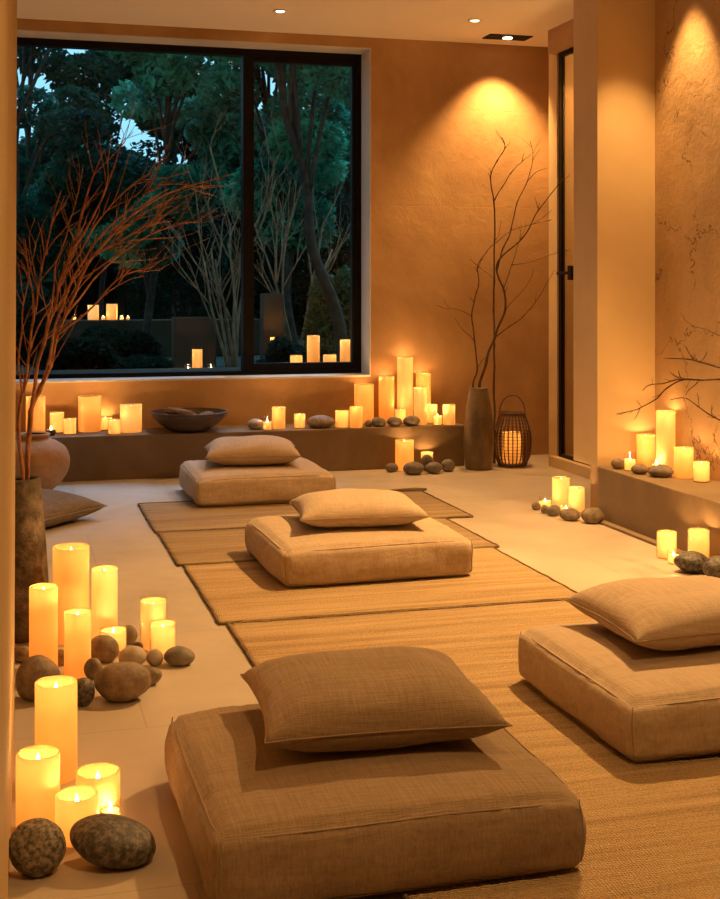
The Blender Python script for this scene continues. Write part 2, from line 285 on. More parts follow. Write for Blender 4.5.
def fabric(name, c1, c2, scale=260):
    m, nt, b = principled(name, c1, 0.9, 0.12)
    b.inputs['Sheen Weight'].default_value = 0.15
    tc = N(nt, 'ShaderNodeTexCoord')
    hs = []
    for ax in ('X', 'Y', 'Z'):
        w = N(nt, 'ShaderNodeTexWave', wave_type='BANDS', bands_direction=ax, Scale=scale / 3, Distortion=2.5, Detail=2)
        w.inputs['Detail Scale'].default_value = 0.3
        nt.links.new(tc.outputs['Object'], w.inputs['Vector'])
        hs.append(w.outputs[1])
    h = math_node(nt, 'ADD', math_node(nt, 'ADD', hs[0], hs[1]), hs[2])
    st = []
    for sc3 in ((6, 140, 30), (140, 6, 30)):
        mp = N(nt, 'ShaderNodeMapping')
        mp.inputs['Scale'].default_value = sc3
        nt.links.new(tc.outputs['Object'], mp.inputs[0])
        n = N(nt, 'ShaderNodeTexNoise', Scale=1.6, Detail=4, Roughness=0.7)
        nt.links.new(mp.outputs[0], n.inputs['Vector'])
        st.append(n.outputs[0])
    mixv = math_node(nt, 'MULTIPLY', math_node(nt, 'ADD', st[0], st[1]), 0.5)
    r = ramp(nt, [(0.36, c1), (0.64, c2)])
    nt.links.new(mixv, r.inputs[0])
    nt.links.new(r.outputs[0], b.inputs['Base Color'])
    hh = math_node(nt, 'ADD', math_node(nt, 'MULTIPLY', h, 0.25), math_node(nt, 'MULTIPLY', mixv, 2.0))
    bp = N(nt, 'ShaderNodeBump', Strength=0.35, Distance=0.0025)
    nt.links.new(hh, bp.inputs['Height'])
    nt.links.new(bp.outputs[0], b.inputs['Normal'])
    return m


def jute(name, c1, c2, c3):
    m, nt, b = principled(name, c1, 0.95, 0.08)
    tc = N(nt, 'ShaderNodeTexCoord')
    mp = N(nt, 'ShaderNodeMapping')
    mp.inputs['Scale'].default_value = (0.8, 17, 1)
    nt.links.new(tc.outputs['Object'], mp.inputs[0])
    band = N(nt, 'ShaderNodeTexNoise', Scale=1.0, Detail=5, Roughness=0.75)
    nt.links.new(mp.outputs[0], band.inputs['Vector'])
    row = N(nt, 'ShaderNodeTexWave', wave_type='BANDS', bands_direction='Y', Scale=42, Distortion=7.0, Detail=3)
    nt.links.new(tc.outputs['Object'], row.inputs['Vector'])
    kn = N(nt, 'ShaderNodeTexWave', wave_type='BANDS', bands_direction='X', Scale=48, Distortion=6.0, Detail=2)
    nt.links.new(tc.outputs['Object'], kn.inputs['Vector'])
    sp = N(nt, 'ShaderNodeTexNoise', Scale=150, Detail=3, Roughness=0.7)
    nt.links.new(tc.outputs['Object'], sp.inputs['Vector'])
    v = math_node(nt, 'ADD', math_node(nt, 'MULTIPLY', band.outputs[0], 0.55), math_node(nt, 'MULTIPLY', sp.outputs[0], 0.45))
    r = ramp(nt, [(0.36, c1), (0.5, c2), (0.66, c3)])
    nt.links.new(v, r.inputs[0])
    nt.links.new(r.outputs[0], b.inputs['Base Color'])
    h = math_node(nt, 'ADD', math_node(nt, 'ADD', row.outputs[1], math_node(nt, 'MULTIPLY', kn.outputs[1], 0.6)), sp.outputs[0])
    h = math_node(nt, 'ADD', h, math_node(nt, 'MULTIPLY', band.outputs[0], 3.0))
    bp = N(nt, 'ShaderNodeBump', Strength=0.8, Distance=0.005)
    nt.links.new(h, bp.inputs['Height'])
    nt.links.new(bp.outputs[0], b.inputs['Normal'])
    return m


def floor_mat():
    m, nt, b = principled('polished_screed', (0.5, 0.42, 0.33), 0.42, 0.4)
    tc = N(nt, 'ShaderNodeTexCoord')
    n = N(nt, 'ShaderNodeTexNoise', Scale=1.6, Detail=8, Roughness=0.6, Distortion=0.5)
    nt.links.new(tc.outputs['Object'], n.inputs['Vector'])
    r = ramp(nt, [(0.3, (0.42, 0.345, 0.265)), (0.7, (0.56, 0.475, 0.375))])
    nt.links.new(n.outputs[0], r.inputs[0])
    br = N(nt, 'ShaderNodeTexBrick', Scale=1.0)
    br.offset = 0.5
    br.inputs['Brick Width'].default_value = 1.35
    br.inputs['Row Height'].default_value = 0.9
    br.inputs['Mortar Size'].default_value = 0.0025
    br.inputs['Mortar Smooth'].default_value = 0.0
    mp = N(nt, 'ShaderNodeMapping')
    mp.inputs['Location'].default_value = (0.33, 0.25, 0)
    nt.links.new(tc.outputs['Object'], mp.inputs[0])
    nt.links.new(mp.outputs[0], br.inputs['Vector'])
    mx = N(nt, 'ShaderNodeMix', data_type='RGBA')
    nt.links.new(math_node(nt, 'MULTIPLY', br.outputs['Fac'], 0.35), mx.inputs[0])
    nt.links.new(r.outputs[0], mx.inputs[6])
    mx.inputs[7].default_value = (0.22, 0.18, 0.14, 1)
    nt.links.new(mx.outputs[2], b.inputs['Base Color'])
    n2 = N(nt, 'ShaderNodeTexNoise', Scale=5, Detail=6)
    nt.links.new(tc.outputs['Object'], n2.inputs['Vector'])
    rr = ramp(nt, [(0.3, (0.32,) * 3), (0.7, (0.52,) * 3)])
    nt.links.new(n2.outputs[0], rr.inputs[0])
    nt.links.new(rr.outputs[0], b.inputs['Roughness'])
    bp = N(nt, 'ShaderNodeBump', Strength=0.12, Distance=0.004)
    nt.links.new(n2.outputs[0], bp.inputs['Height'])
    nt.links.new(bp.outputs[0], b.inputs['Normal'])
    return m


def wax_mat(name, col, em, es):
    m, nt, out = mat(name)
    d = N(nt, 'ShaderNodeBsdfPrincipled')
    d.inputs['Base Color'].default_value = (*col, 1)
    d.inputs['Roughness'].default_value = 0.45
    d.inputs['Specular IOR Level'].default_value = 0.25
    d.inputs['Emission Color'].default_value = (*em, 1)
    d.inputs['Emission Strength'].default_value = es  # even glow of the lit wax put into its emission
    t = N(nt, 'ShaderNodeBsdfTranslucent')
    t.inputs['Color'].default_value = (*col, 1)
    mx = N(nt, 'ShaderNodeMixShader')
    mx.inputs[0].default_value = 0.38
    nt.links.new(d.outputs[0], mx.inputs[1])
    nt.links.new(t.outputs[0], mx.inputs[2])
    ad = mx
    nt.links.new(ad.outputs[0], out.inputs[0])
    return m


def wax_thin(name, col):
    m, nt, out = mat(name)
    d = N(nt, 'ShaderNodeBsdfDiffuse')
    d.inputs['Color'].default_value = (*col, 1)
    t = N(nt, 'ShaderNodeBsdfTransparent')
    t.inputs['Color'].default_value = (1, 0.92, 0.8, 1)
    mx = N(nt, 'ShaderNodeMixShader')
    mx.inputs[0].default_value = 0.34
    nt.links.new(d.outputs[0], mx.inputs[1])
    nt.links.new(t.outputs[0], mx.inputs[2])
    nt.links.new(mx.outputs[0], out.inputs[0])
    return m


def thin_glass(name, tint=(1, 1, 1), refl=0.08, rough=0.0):
    m, nt, out = mat(name)
    tr = N(nt, 'ShaderNodeBsdfTransparent')
    tr.inputs[0].default_value = (*tint, 1)
    gl = N(nt, 'ShaderNodeBsdfGlossy', Roughness=rough)
    lw = N(nt, 'ShaderNodeLayerWeight', Blend=0.5)
    f = math_node(nt, 'ADD', math_node(nt, 'MULTIPLY', math_node(nt, 'POWER', lw.outputs['Facing'], 4.0), 0.6), refl)
    mx = N(nt, 'ShaderNodeMixShader')
    nt.links.new(f, mx.inputs[0])
    nt.links.new(tr.outputs[0], mx.inputs[1])
    nt.links.new(gl.outputs[0], mx.inputs[2])
    nt.links.new(mx.outputs[0], out.inputs[0])
    return m


def emit_mat(name, col, s):
    m, nt, out = mat(name)
    e = N(nt, 'ShaderNodeEmission', Strength=s)
    e.inputs[0].default_value = (*col, 1)
    nt.links.new(e.outputs[0], out.inputs[0])
    return m


def leaf_mat(name, c1, c2):
    m, nt, out = mat(name)
    g = N(nt, 'ShaderNodeNewGeometry')
    n = N(nt, 'ShaderNodeTexNoise', Scale=2.1, Detail=3)
    nt.links.new(g.outputs['Position'], n.inputs['Vector'])
    r = ramp(nt, [(0.35, c1), (0.65, c2)])
    nt.links.new(n.outputs[0], r.inputs[0])
    d = N(nt, 'ShaderNodeBsdfPrincipled', Roughness=0.5)
    d.inputs['Specular IOR Level'].default_value = 0.08
    t = N(nt, 'ShaderNodeBsdfTranslucent')
    nt.links.new(r.outputs[0], d.inputs['Base Color'])
    nt.links.new(r.outputs[0], t.inputs['Color'])
    mx = N(nt, 'ShaderNodeMixShader')
    mx.inputs[0].default_value = 0.5
    nt.links.new(d.outputs[0], mx.inputs[1])
    nt.links.new(t.outputs[0], mx.inputs[2])
    nt.links.new(mx.outputs[0], out.inputs[0])
    return m


M = {}
M['wall_smooth'] = noisy('smooth_plaster', (0.58, 0.42, 0.23), (0.63, 0.465, 0.26), 2.5, 0.75, 0.2, 0.06, 30)
M['ceiling'] = noisy('ceiling_paint', (0.86, 0.76, 0.62), (0.89, 0.79, 0.65), 1.5, 0.85, 0.15)
M['wall_back'] = plaster_rough('back_wall_plaster', (0.33, 0.19, 0.085), (0.53, 0.335, 0.165), joints=True, bump=0.45)
M['wall_right'] = plaster_rough('cracked_wall_plaster', (0.33, 0.205, 0.10), (0.53, 0.355, 0.185), cracks=True, bump=0.7)
M['ledge'] = plaster_rough('ledge_concrete', (0.155, 0.105, 0.06), (0.27, 0.19, 0.112), bump=0.25)
M['floor'] = floor_mat()
M['black'] = principled('black_metal', (0.007, 0.006, 0.006), 0.5, 0.12)[0]
M['pane'] = thin_glass('window_glass', (0.97, 0.985, 0.985), 0.010)
M['cup'] = thin_glass('cup_glass', (1, 0.985, 0.96), 0.025, 0.03)
M['door_pane'] = thin_glass('door_glass', (0.92, 0.89, 0.85), 0.06, 0.03)
M['linen'] = fabric('linen_tan', (0.40, 0.295, 0.20), (0.56, 0.435, 0.31))
M['linen_deep'] = fabric('linen_brown', (0.22, 0.15, 0.09), (0.36, 0.255, 0.165))
M['seam'] = principled('seam_thread', (0.33, 0.24, 0.16), 0.9, 0.1)[0]
M['sack'] = fabric('coarse_brown_weave', (0.10, 0.075, 0.05), (0.22, 0.165, 0.11), 120)
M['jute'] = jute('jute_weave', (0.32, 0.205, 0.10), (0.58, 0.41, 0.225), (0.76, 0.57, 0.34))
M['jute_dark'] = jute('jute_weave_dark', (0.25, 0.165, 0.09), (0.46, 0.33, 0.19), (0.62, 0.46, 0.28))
M['binding'] = jute('mat_binding', (0.14, 0.09, 0.05), (0.25, 0.17, 0.09), (0.34, 0.24, 0.13))
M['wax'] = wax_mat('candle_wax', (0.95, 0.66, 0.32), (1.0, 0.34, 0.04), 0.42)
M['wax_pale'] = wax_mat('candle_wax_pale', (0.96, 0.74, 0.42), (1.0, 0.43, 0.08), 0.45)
M['wax_thin'] = wax_thin('candle_wax_rim', (0.32, 0.21, 0.09))
M['wick'] = principled('wick', (0.03, 0.02, 0.015), 0.9, 0.1)[0]
M['flame'] = emit_mat('flame', (1.0, 0.80, 0.45), 40.0)
M['lamp'] = emit_mat('lamp_disc', (1.0, 0.78, 0.5), 12.0)
M['trimring'] = principled('lamp_ring', (0.75, 0.68, 0.58), 0.4, 0.4)[0]
M['stone'] = [
    noisy('brown_stone', (0.13, 0.09, 0.058), (0.32, 0.235, 0.155), 22, 0.55, 0.4, 0.5, 60),
    noisy('grey_stone', (0.12, 0.10, 0.08), (0.26, 0.22, 0.175), 14, 0.55, 0.35, 0.3, 50),
    noisy('speckled_stone', (0.07, 0.06, 0.05), (0.33, 0.28, 0.22), 95, 0.55, 0.4, 0.5, 120, 3, lo=0.40, hi=0.62),
    noisy('pale_stone', (0.34, 0.28, 0.21), (0.48, 0.41, 0.33), 12, 0.5, 0.35, 0.3, 60),
    noisy('dark_stone', (0.035, 0.03, 0.026), (0.19, 0.155, 0.12), 80, 0.42, 0.5, 0.4, 110, 3, lo=0.42, hi=0.66)]
M['pot'] = noisy('fired_clay', (0.36, 0.19, 0.085), (0.52, 0.31, 0.15), 7, 0.8, 0.2, 0.5, 30)
M['vase_dark'] = noisy('speckled_stoneware', (0.055, 0.042, 0.03), (0.17, 0.13, 0.09), 26, 0.75, 0.25, 0.8, 45, 6)
M['vase_bronze'] = noisy('bronze_stoneware', (0.085, 0.058, 0.032), (0.23, 0.16, 0.085), 9, 0.42, 0.45, 0.25, 24, 6, (1, 1, 0.5))
M['inside'] = principled('vase_inside', (0.02, 0.015, 0.012), 0.9, 0.1)[0]
M['bark'] = noisy('dark_bark', (0.05, 0.028, 0.016), (0.11, 0.062, 0.034), 40, 0.8, 0.2, 0.4, 80)
M['redbark'] = noisy('red_brown_bark', (0.17, 0.068, 0.03), (0.36, 0.155, 0.07), 30, 0.6, 0.3, 0.4, 80)
M['wicker'] = noisy('dark_wicker', (0.075, 0.032, 0.016), (0.15, 0.07, 0.033), 60, 0.5, 0.35, 0.3, 90)
M['bowl'] = noisy('dark_wood_bowl', (0.055, 0.032, 0.018), (0.11, 0.066, 0.036), 8, 0.42, 0.4, 0.2, 30, 5, (1, 1, 5))
M['drift'] = noisy('driftwood', (0.17, 0.105, 0.06), (0.32, 0.215, 0.13), 18, 0.8, 0.2, 0.5, 50, 5, (1, 5, 5))
M['darkcup'] = noisy('dark_stone_cup', (0.07, 0.055, 0.045), (0.16, 0.13, 0.10), 30, 0.6, 0.3)
M['leaf'] = [leaf_mat('leaf_dark', (0.004, 0.032, 0.022), (0.018, 0.10, 0.06)),
             leaf_mat('leaf_mid', (0.012, 0.09, 0.06), (0.075, 0.36, 0.19)),
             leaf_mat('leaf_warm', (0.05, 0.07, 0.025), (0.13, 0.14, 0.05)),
             leaf_mat('leaf_shaded', (0.006, 0.018, 0.011), (0.014, 0.036, 0.02))]  # last one: shade under the trees put into the leaf colour
M['trunk'] = noisy('garden_bark', (0.025, 0.018, 0.012), (0.065, 0.048, 0.033), 12, 0.85, 0.15, 0.6, 30)
M['pale_lit_bark'] = noisy('pale_lit_bark', (0.17, 0.10, 0.055), (0.32, 0.20, 0.11), 14, 0.8, 0.2, 0.4, 40)  # light bark with the warmth of candlelight mixed into its colour
M['soil'] = noisy('garden_soil', (0.02, 0.022, 0.014), (0.06, 0.06, 0.035), 3, 0.95, 0.1, 0.6, 12)
M['gardenwall'] = noisy('garden_wall_plaster', (0.045, 0.032, 0.021), (0.08, 0.058, 0.038), 2, 0.9, 0.1, 0.3, 20)


# ------------------------------------------------------------ object helpers
def link(name, bm, m, parent=None, loc=None, smooth=True):
    me = bpy.data.meshes.new(name)
    bm.normal_update()
    bm.to_mesh(me)
    bm.free()
    for p in me.polygons:
        p.use_smooth = smooth
    for mm in (m if isinstance(m, (list, tuple)) else [m]):
        me.materials.append(mm)
    o = bpy.data.objects.new(name, me)
    C.objects.link(o)
    if parent:
        o.parent = parent
    if loc:
        o.location = loc
    return o


def tag(o, label=None, cat=None, group=None, kind=None):
    if label:
        o['label'] = label
    if cat:
        o['category'] = cat
    if group:
        o['group'] = group
    if kind:
        o['kind'] = kind
    return o


def thing(name, loc, label, cat, group=None, rot=(0, 0, 0)):
    o = bpy.data.objects.new(name, None)
    o.empty_display_size = 0.05
    C.objects.link(o)
    o.location = loc
    o.rotation_euler = rot
    return tag(o, label, cat, group)


def box(bm, x0, x1, y0, y1, z0, z1):
    v = [bm.verts.new(p) for p in ((x0, y0, z0), (x1, y0, z0), (x1, y1, z0), (x0, y1, z0),
                                   (x0, y0, z1), (x1, y0, z1), (x1, y1, z1), (x0, y1, z1))]
    for f in ((3, 2, 1, 0), (4, 5, 6, 7), (0, 1, 5, 4), (1, 2, 6, 5), (2, 3, 7, 6), (3, 0, 4, 7)):
        bm.faces.new([v[i] for i in f])


def bevel(bm, w, seg=2):
    bmesh.ops.bevel(bm, geom=list(bm.edges), offset=w, segments=seg, affect='EDGES', profile=0.6)


def lathe(bm, prof, seg=40, jit=0.0, mi=0):
    rings = []
    for (r, z) in prof:
        if r < 1e-5:
            rings.append([bm.verts.new((0, 0, z))])
        else:
            rings.append([bm.verts.new((r * math.cos(2 * math.pi * k / seg), r * math.sin(2 * math.pi * k / seg), z)) for k in range(seg)])
    for a, b in zip(rings, rings[1:]):
        for k in range(seg):
            k2 = (k + 1) % seg
            if len(a) == 1 and len(b) == 1:
                continue
            if len(a) == 1:
                f = bm.faces.new((a[0], b[k2], b[k]))
            elif len(b) == 1:
                f = bm.faces.new((a[k], a[k2], b[0]))
            else:
                f = bm.faces.new((a[k], a[k2], b[k2], b[k]))
            f.material_index = mi
    return rings


def tube(bm, pts, radii, seg=8, cap=True):
    pts = [Vector(p) for p in pts]
    n = len(pts)
    if not hasattr(radii, '__len__'):
        radii = [radii] * n
    rings = []
    up = None
    for i in range(n):
        t = (pts[min(i + 1, n - 1)] - pts[max(i - 1, 0)]).normalized()
        if up is None:
            up = t.orthogonal().normalized()
        else:
            up = (up - t * up.dot(t))
            up = up.normalized() if up.length > 1e-6 else t.orthogonal().normalized()
        s = t.cross(up)
        rings.append([bm.verts.new(pts[i] + (up * math.cos(2 * math.pi * k / seg) + s * math.sin(2 * math.pi * k / seg)) * radii[i]) for k in range(seg)])
    for a, b in zip(rings, rings[1:]):
        for k in range(seg):
            bm.faces.new((a[k], a[(k + 1) % seg], b[(k + 1) % seg], b[k]))
    if cap:
        bm.faces.new(rings[0][::-1])
        bm.faces.new(rings[-1])


def closed_tube(bm, pts, r, seg=6):
    pts = [Vector(p) for p in pts]
    n = len(pts)
    rings = []
    for i in range(n):
        t = (pts[(i + 1) % n] - pts[i - 1]).normalized()
        up = Vector((0, 0, 1)) if abs(t.z) < 0.9 else Vector((1, 0, 0))
        up = (up - t * up.dot(t)).normalized()
        s = t.cross(up)
        rings.append([bm.verts.new(pts[i] + (up * math.cos(2 * math.pi * k / seg) + s * math.sin(2 * math.pi * k / seg)) * r) for k in range(seg)])
    for i in range(n):
        a, b = rings[i], rings[(i + 1) % n]
        for k in range(seg):
            bm.faces.new((a[k], a[(k + 1) % seg], b[(k + 1) % seg], b[k]))


def spline(pts, sub=5):
    P = [Vector(p) for p in pts]
    if len(P) < 3:
        return [P[0].lerp(P[1], i / sub) for i in range(sub + 1)] if len(P) == 2 else P
    out = []
    for i in range(len(P) - 1):
        p0 = P[i - 1] if i else P[0] * 2 - P[1]
        p3 = P[i + 2] if i + 2 < len(P) else P[-1] * 2 - P[-2]
        p1, p2 = P[i], P[i + 1]
        for k in range(sub):
            t = k / sub
            out.append(0.5 * ((2 * p1) + (p2 - p0) * t + (2 * p0 - 5 * p1 + 4 * p2 - p3) * t * t + (3 * p1 - p0 - 3 * p2 + p3) * t ** 3))
    out.append(P[-1])
    return out


def struct(name, bm, m, smooth=False, parent=None):
    o = link(name, bm, m, parent, smooth=smooth)
    if not parent:
        o['kind'] = 'structure'
    return o


# ------------------------------------------------------------ the room
YB = 8.12            # back wall
YF = -1.6            # wall behind the viewer
XR, XD = 3.13, 3.36  # textured right wall, door wall
XL = -1.0            # wall of the niche on the left
WX0, WX1, WZ0, WZ1 = -0.75, 2.31, 0.572, 2.745

bm = bmesh.new(); box(bm, XL - 0.2, 4.9, YF - 0.2, YB + 0.4, -0.12, 0); struct('floor', bm, M['floor'])
bm = bmesh.new(); box(bm, XL - 0.2, 4.9, YF - 0.2, YB + 0.4, CEIL, CEIL + 0.12); struct('ceiling', bm, M['ceiling'])

bm = bmesh.new()
box(bm, XL - 0.2, WX0, YB, YB + 0.4, 0, CEIL)
box(bm, WX1, 4.9, YB, YB + 0.4, 0, CEIL)
box(bm, WX0, WX1, YB, YB + 0.4, 0, WZ0 - 0.012)
box(bm, WX0, WX1, YB, YB + 0.4, WZ1, CEIL)
struct('wall_back', bm, M['wall_back'])
bm = bmesh.new()
box(bm, WX0, WX1, YB - 0.004, YB + 0.3, WZ0 - 0.012, WZ0)
box(bm, WX1 - 0.006, WX1 - 0.0005, YB - 0.002, YB + 0.3, WZ0, WZ1)
box(bm, WX0, WX1 - 0.006, YB - 0.002, YB + 0.3, WZ1 - 0.006, WZ1 - 0.0005)
struct('trim_1', bm, noisy('window_reveal_paint', (0.55, 0.52, 0.48), (0.62, 0.585, 0.54), 3, 0.7, 0.2))

bm = bmesh.new(); box(bm, XR, XR + 0.23, YF, 5.78, 0, CEIL); struct('wall_right', bm, M['wall_right'])
bm = bmesh.new(); box(bm, XL - 0.2, XL, YF, YB, 0, CEIL); struct('wall_left', bm, M['wall_smooth'])
bm = bmesh.new(); box(bm, XL, XR + 0.23, YF - 0.2, YF, 0, CEIL); struct('wall_front', bm, M['wall_smooth'])
# near pier on the left, with a slightly leaning face
bm = bmesh.new()
pts = [(-0.45, 1.2), (-0.025, 1.2), (0.0095, 3.31), (-0.45, 3.31)]
lo = [bm.verts.new((x, y, 0)) for x, y in pts]
hi = [bm.verts.new((x + (0.011 if k in (1, 2) else 0), y, CEIL)) for k, (x, y) in enumerate(pts)]
bm.faces.new(lo[::-1]); bm.faces.new(hi)
for k in range(4):
    bm.faces.new((lo[k], lo[(k + 1) % 4], hi[(k + 1) % 4], hi[k]))
struct('wall_pier', bm, M['wall_smooth'])
# column on the right, its recessed foot
bm = bmesh.new(); box(bm, 2.812, XR + 0.25, 5.77, 6.05, 0.258, CEIL); bevel(bm, 0.006, 2)
struct('wall_column', bm, M['wall_smooth'])
bm = bmesh.new(); box(bm, 2.90, XR + 0.25, 5.80, 6.03, 0.0, 0.258)
struct('trim_2', bm, M['ledge'])
# door wall: sill, header, jamb strip, stretch beyond the door
bm = bmesh.new()
box(bm, XD + 0.24, XD + 0.34, 7.69, YB, 0, CEIL)
struct('wall_door', bm, M['wall_back'])
bm = bmesh.new(); box(bm, XD + 0.04, XD + 0.34, 7.56, 7.69, 0, CEIL); struct('trim_5', bm, M['wall_smooth'])
bm = bmesh.new(); box(bm, XD + 0.10, XD + 0.34, 5.6, 6.12, 0, CEIL); struct('trim_6', bm, M['wall_back'])
bm = bmesh.new(); box(bm, XD, XD + 0.34, 6.05, 7.60, 0.0, 0.065); struct('trim_3', bm, M['wall_smooth'])
bm = bmesh.new(); box(bm, XD - 0.005, XD + 0.34, 6.05, 7.60, 2.665, CEIL - 0.0); struct('trim_4', bm, M['wall_back'])
# passage behind the glazed door
bm = bmesh.new()
box(bm, 4.55, 4.75, 5.6, YB, 0, CEIL)
box(bm, XD + 0.34, 4.55, 5.4, 5.6, 0, CEIL)
struct('wall_passage', bm, M['wall_smooth'])

# door_1
d = bpy.data.objects.new('door_1', None); C.objects.link(d); d.location = (XD + 0.055, 6.13, 0.065); d['kind'] = 'structure'
bm = bmesh.new()
L, Hh = 1.42, 2.60
box(bm, -0.008, 0.02, L - 0.04, L, 0, Hh)
box(bm, -0.008, 0.02, 0, 0.05, 0, Hh)
box(bm, -0.008, 0.02, 0.05, L - 0.04, 0, 0.02)
box(bm, -0.008, 0.02, 0.05, L - 0.04, Hh - 0.03, Hh)
link('door_frame', bm, M['black'], d, smooth=False)
bm = bmesh.new(); box(bm, 0.0, 0.012, 0.05, L - 0.04, 0.02, Hh - 0.03); link('glass_pane', bm, M['door_pane'], d, smooth=False)
bm = bmesh.new()
tube(bm, [(-0.008, L - 0.02, 1.18), (-0.022, L - 0.02, 1.18), (-0.026, L - 0.05, 1.18), (-0.026, L - 0.20, 1.18)], 0.010, 10)
box(bm, -0.036, -0.012, L - 0.245, L - 0.195, 1.135, 1.225)
link('door_handle', bm, M['black'], d, smooth=False)

# window_1
w = bpy.data.objects.new('window_1', None); C.objects.link(w); w.location = (0, YB + 0.21, 0); w['kind'] = 'structure'
fx1 = WX1 - 0.006
bm = bmesh.new()
box(bm, WX0, fx1, 0, 0.08, WZ1 - 0.051, WZ1 - 0.006)
box(bm, WX0, fx1, 0, 0.08, WZ0, WZ0 + 0.028)
box(bm, WX0, WX0 + 0.05, 0, 0.08, WZ0 + 0.028, WZ1 - 0.051)
box(bm, fx1 - 0.03, fx1, 0, 0.08, WZ0 + 0.028, WZ1 - 0.051)
link('window_frame', bm, M['black'], w, smooth=False)
MX = 1.525
bm = bmesh.new(); box(bm, MX - 0.036, MX + 0.036, -0.012, 0.085, WZ0 + 0.028, WZ1 - 0.051); link('mullion', bm, M['black'], w, smooth=False)
bm = bmesh.new()
box(bm, MX + 0.036, fx1 - 0.03, 0.01, 0.06, WZ0 + 0.028, WZ0 + 0.075)
box(bm, MX + 0.036, fx1 - 0.03, 0.01, 0.06, WZ1 - 0.085, WZ1 - 0.051)
box(bm, fx1 - 0.062, fx1 - 0.03, 0.01, 0.06, WZ0 + 0.075, WZ1 - 0.085)
link('sash_frame', bm, M['black'], w, smooth=False)
bm = bmesh.new(); box(bm, WX0 + 0.05, MX - 0.036, 0.04, 0.048, WZ0 + 0.028, WZ1 - 0.051); link('glass_pane', bm, M['pane'], w, smooth=False)
bm = bmesh.new(); box(bm, MX + 0.036, fx1 - 0.062, 0.03, 0.038, WZ0 + 0.075, WZ1 - 0.085); link('glass_pane', bm, M['pane'], w, smooth=False)

# ledges
LZ = 0.265
bm = bmesh.new(); box(bm, XL + 0.001, 2.83, 7.73, YB - 0.001, 0, LZ); bevel(bm, 0.006, 2)
tag(struct('built_in_ledge', bm, M['ledge']), 'long low plaster ledge under the window carrying the candle row', 'ledge')
bm = bmesh.new(); box(bm, 2.812, XR - 0.001, YF + 0.001, 5.765, 0, LZ); bevel(bm, 0.006, 2)
tag(struct('built_in_bench', bm, M['ledge']), 'low plaster bench along the right wall with candles on top', 'bench')
bm = bmesh.new(); box(bm, 2.77, 2.8115, YF, 5.73, 0, 0.012); struct('baseboard_right', bm, M['ledge'])
for nm in ('built_in_ledge', 'built_in_bench'):
    del bpy.data.objects[nm]['kind']


# ------------------------------------------------------------ ceiling lamps and light
def add_light(name, kind, loc, energy, col, parent=None, rot=(0, 0, 0), **kw):
    l = bpy.data.lights.new(name, kind)
    l.energy = energy
    l.color = col
    for k, v in kw.items():
        setattr(l, k, v)
    o = bpy.data.objects.new(name, l)
    C.objects.link(o)
    o.location = loc
    o.rotation_euler = rot
    if parent:
        o.parent = parent
    return o


WARM = (1.0, 0.56, 0.195)
def aim(loc, tgt):
    return (Vector(tgt) - Vector(loc)).to_track_quat('-Z', 'Y').to_euler()


def downlight(x, y, tgt, energy, angle, blend, label, square=False, rad=0.03):
    t = thing('recessed_downlight', (x, y, CEIL), label, 'ceiling light')
    if square:
        bm = bmesh.new(); box(bm, -0.15, 0.15, -0.075, 0.075, -0.006, -0.0005); link('housing', bm, M['black'], t, smooth=False)
        bm = bmesh.new(); lathe(bm, [(0, -0.0065), (0.03, -0.0065), (0.034, -0.010), (0.028, -0.0105), (0, -0.0095)], 24); link('lamp', bm, M['lamp'], t)
    else:
        bm = bmesh.new(); lathe(bm, [(0.045, -0.0005), (0.045, -0.006), (0.033, -0.007), (0.030, -0.002), (0.0, -0.002)], 28); link('ring', bm, M['trimring'], t)
        bm = bmesh.new(); lathe(bm, [(0, -0.0025), (0.026, -0.0025), (0.022, -0.006), (0, -0.0065)], 20); link('lamp', bm, M['lamp'], t)
    p = (x, y, CEIL - 0.03)
    add_light('downlight_beam', 'SPOT', (0, 0, -0.03), energy, WARM, t, aim(p, tgt), spot_size=R(angle), spot_blend=blend, shadow_soft_size=rad)
    return t


downlight(3.18, 7.86, (3.19, 8.28, 0), 155, 90, 0.8, 'black rectangular recessed spotlight in the ceiling washing the back wall', True, 0.02)
downlight(2.93, 5.40, (2.95, 5.42, 0), 130, 66, 0.6, 'small ceiling spotlight above the right bench washing the cracked wall', False, 0.02)
downlight(2.55, 4.55, (1.75, 4.35, 0), 620, 104, 0.9, 'round ceiling downlight over the right edge of the mats', False, 0.05)
downlight(1.564, 7.48, (1.6, 6.7, 0), 110, 100, 0.9, 'small round ceiling downlight in front of the window', False, 0.05)
downlight(2.785, 7.42, (2.6, 6.3, 0), 80, 95, 0.9, 'tiny round ceiling downlight near the door', False, 0.05)
downlight(1.95, 2.7, (1.4, 2.7, 0), 30, 110, 0.9, 'round ceiling downlight over the nearest mat', False, 0.05)
downlight(0.9, 1.0, (0.9, 1.4, 0), 130, 120, 0.9, 'unseen ceiling downlight added as fill behind the viewer', False, 0.05)  # added fill lamp, out of view, lifts ceiling and walls
downlight(-0.5, 5.6, (-0.2, 5.4, 0), 12, 100, 0.9, 'unseen ceiling downlight added as fill in the left niche', False, 0.05)  # weak fill lamp added out of view
# unseen lamp added to light the passage wall behind the door glass
add_light('passage_fill', 'POINT', (4.0, 6.9, 2.3), 30, WARM, None, shadow_soft_size=0.1)


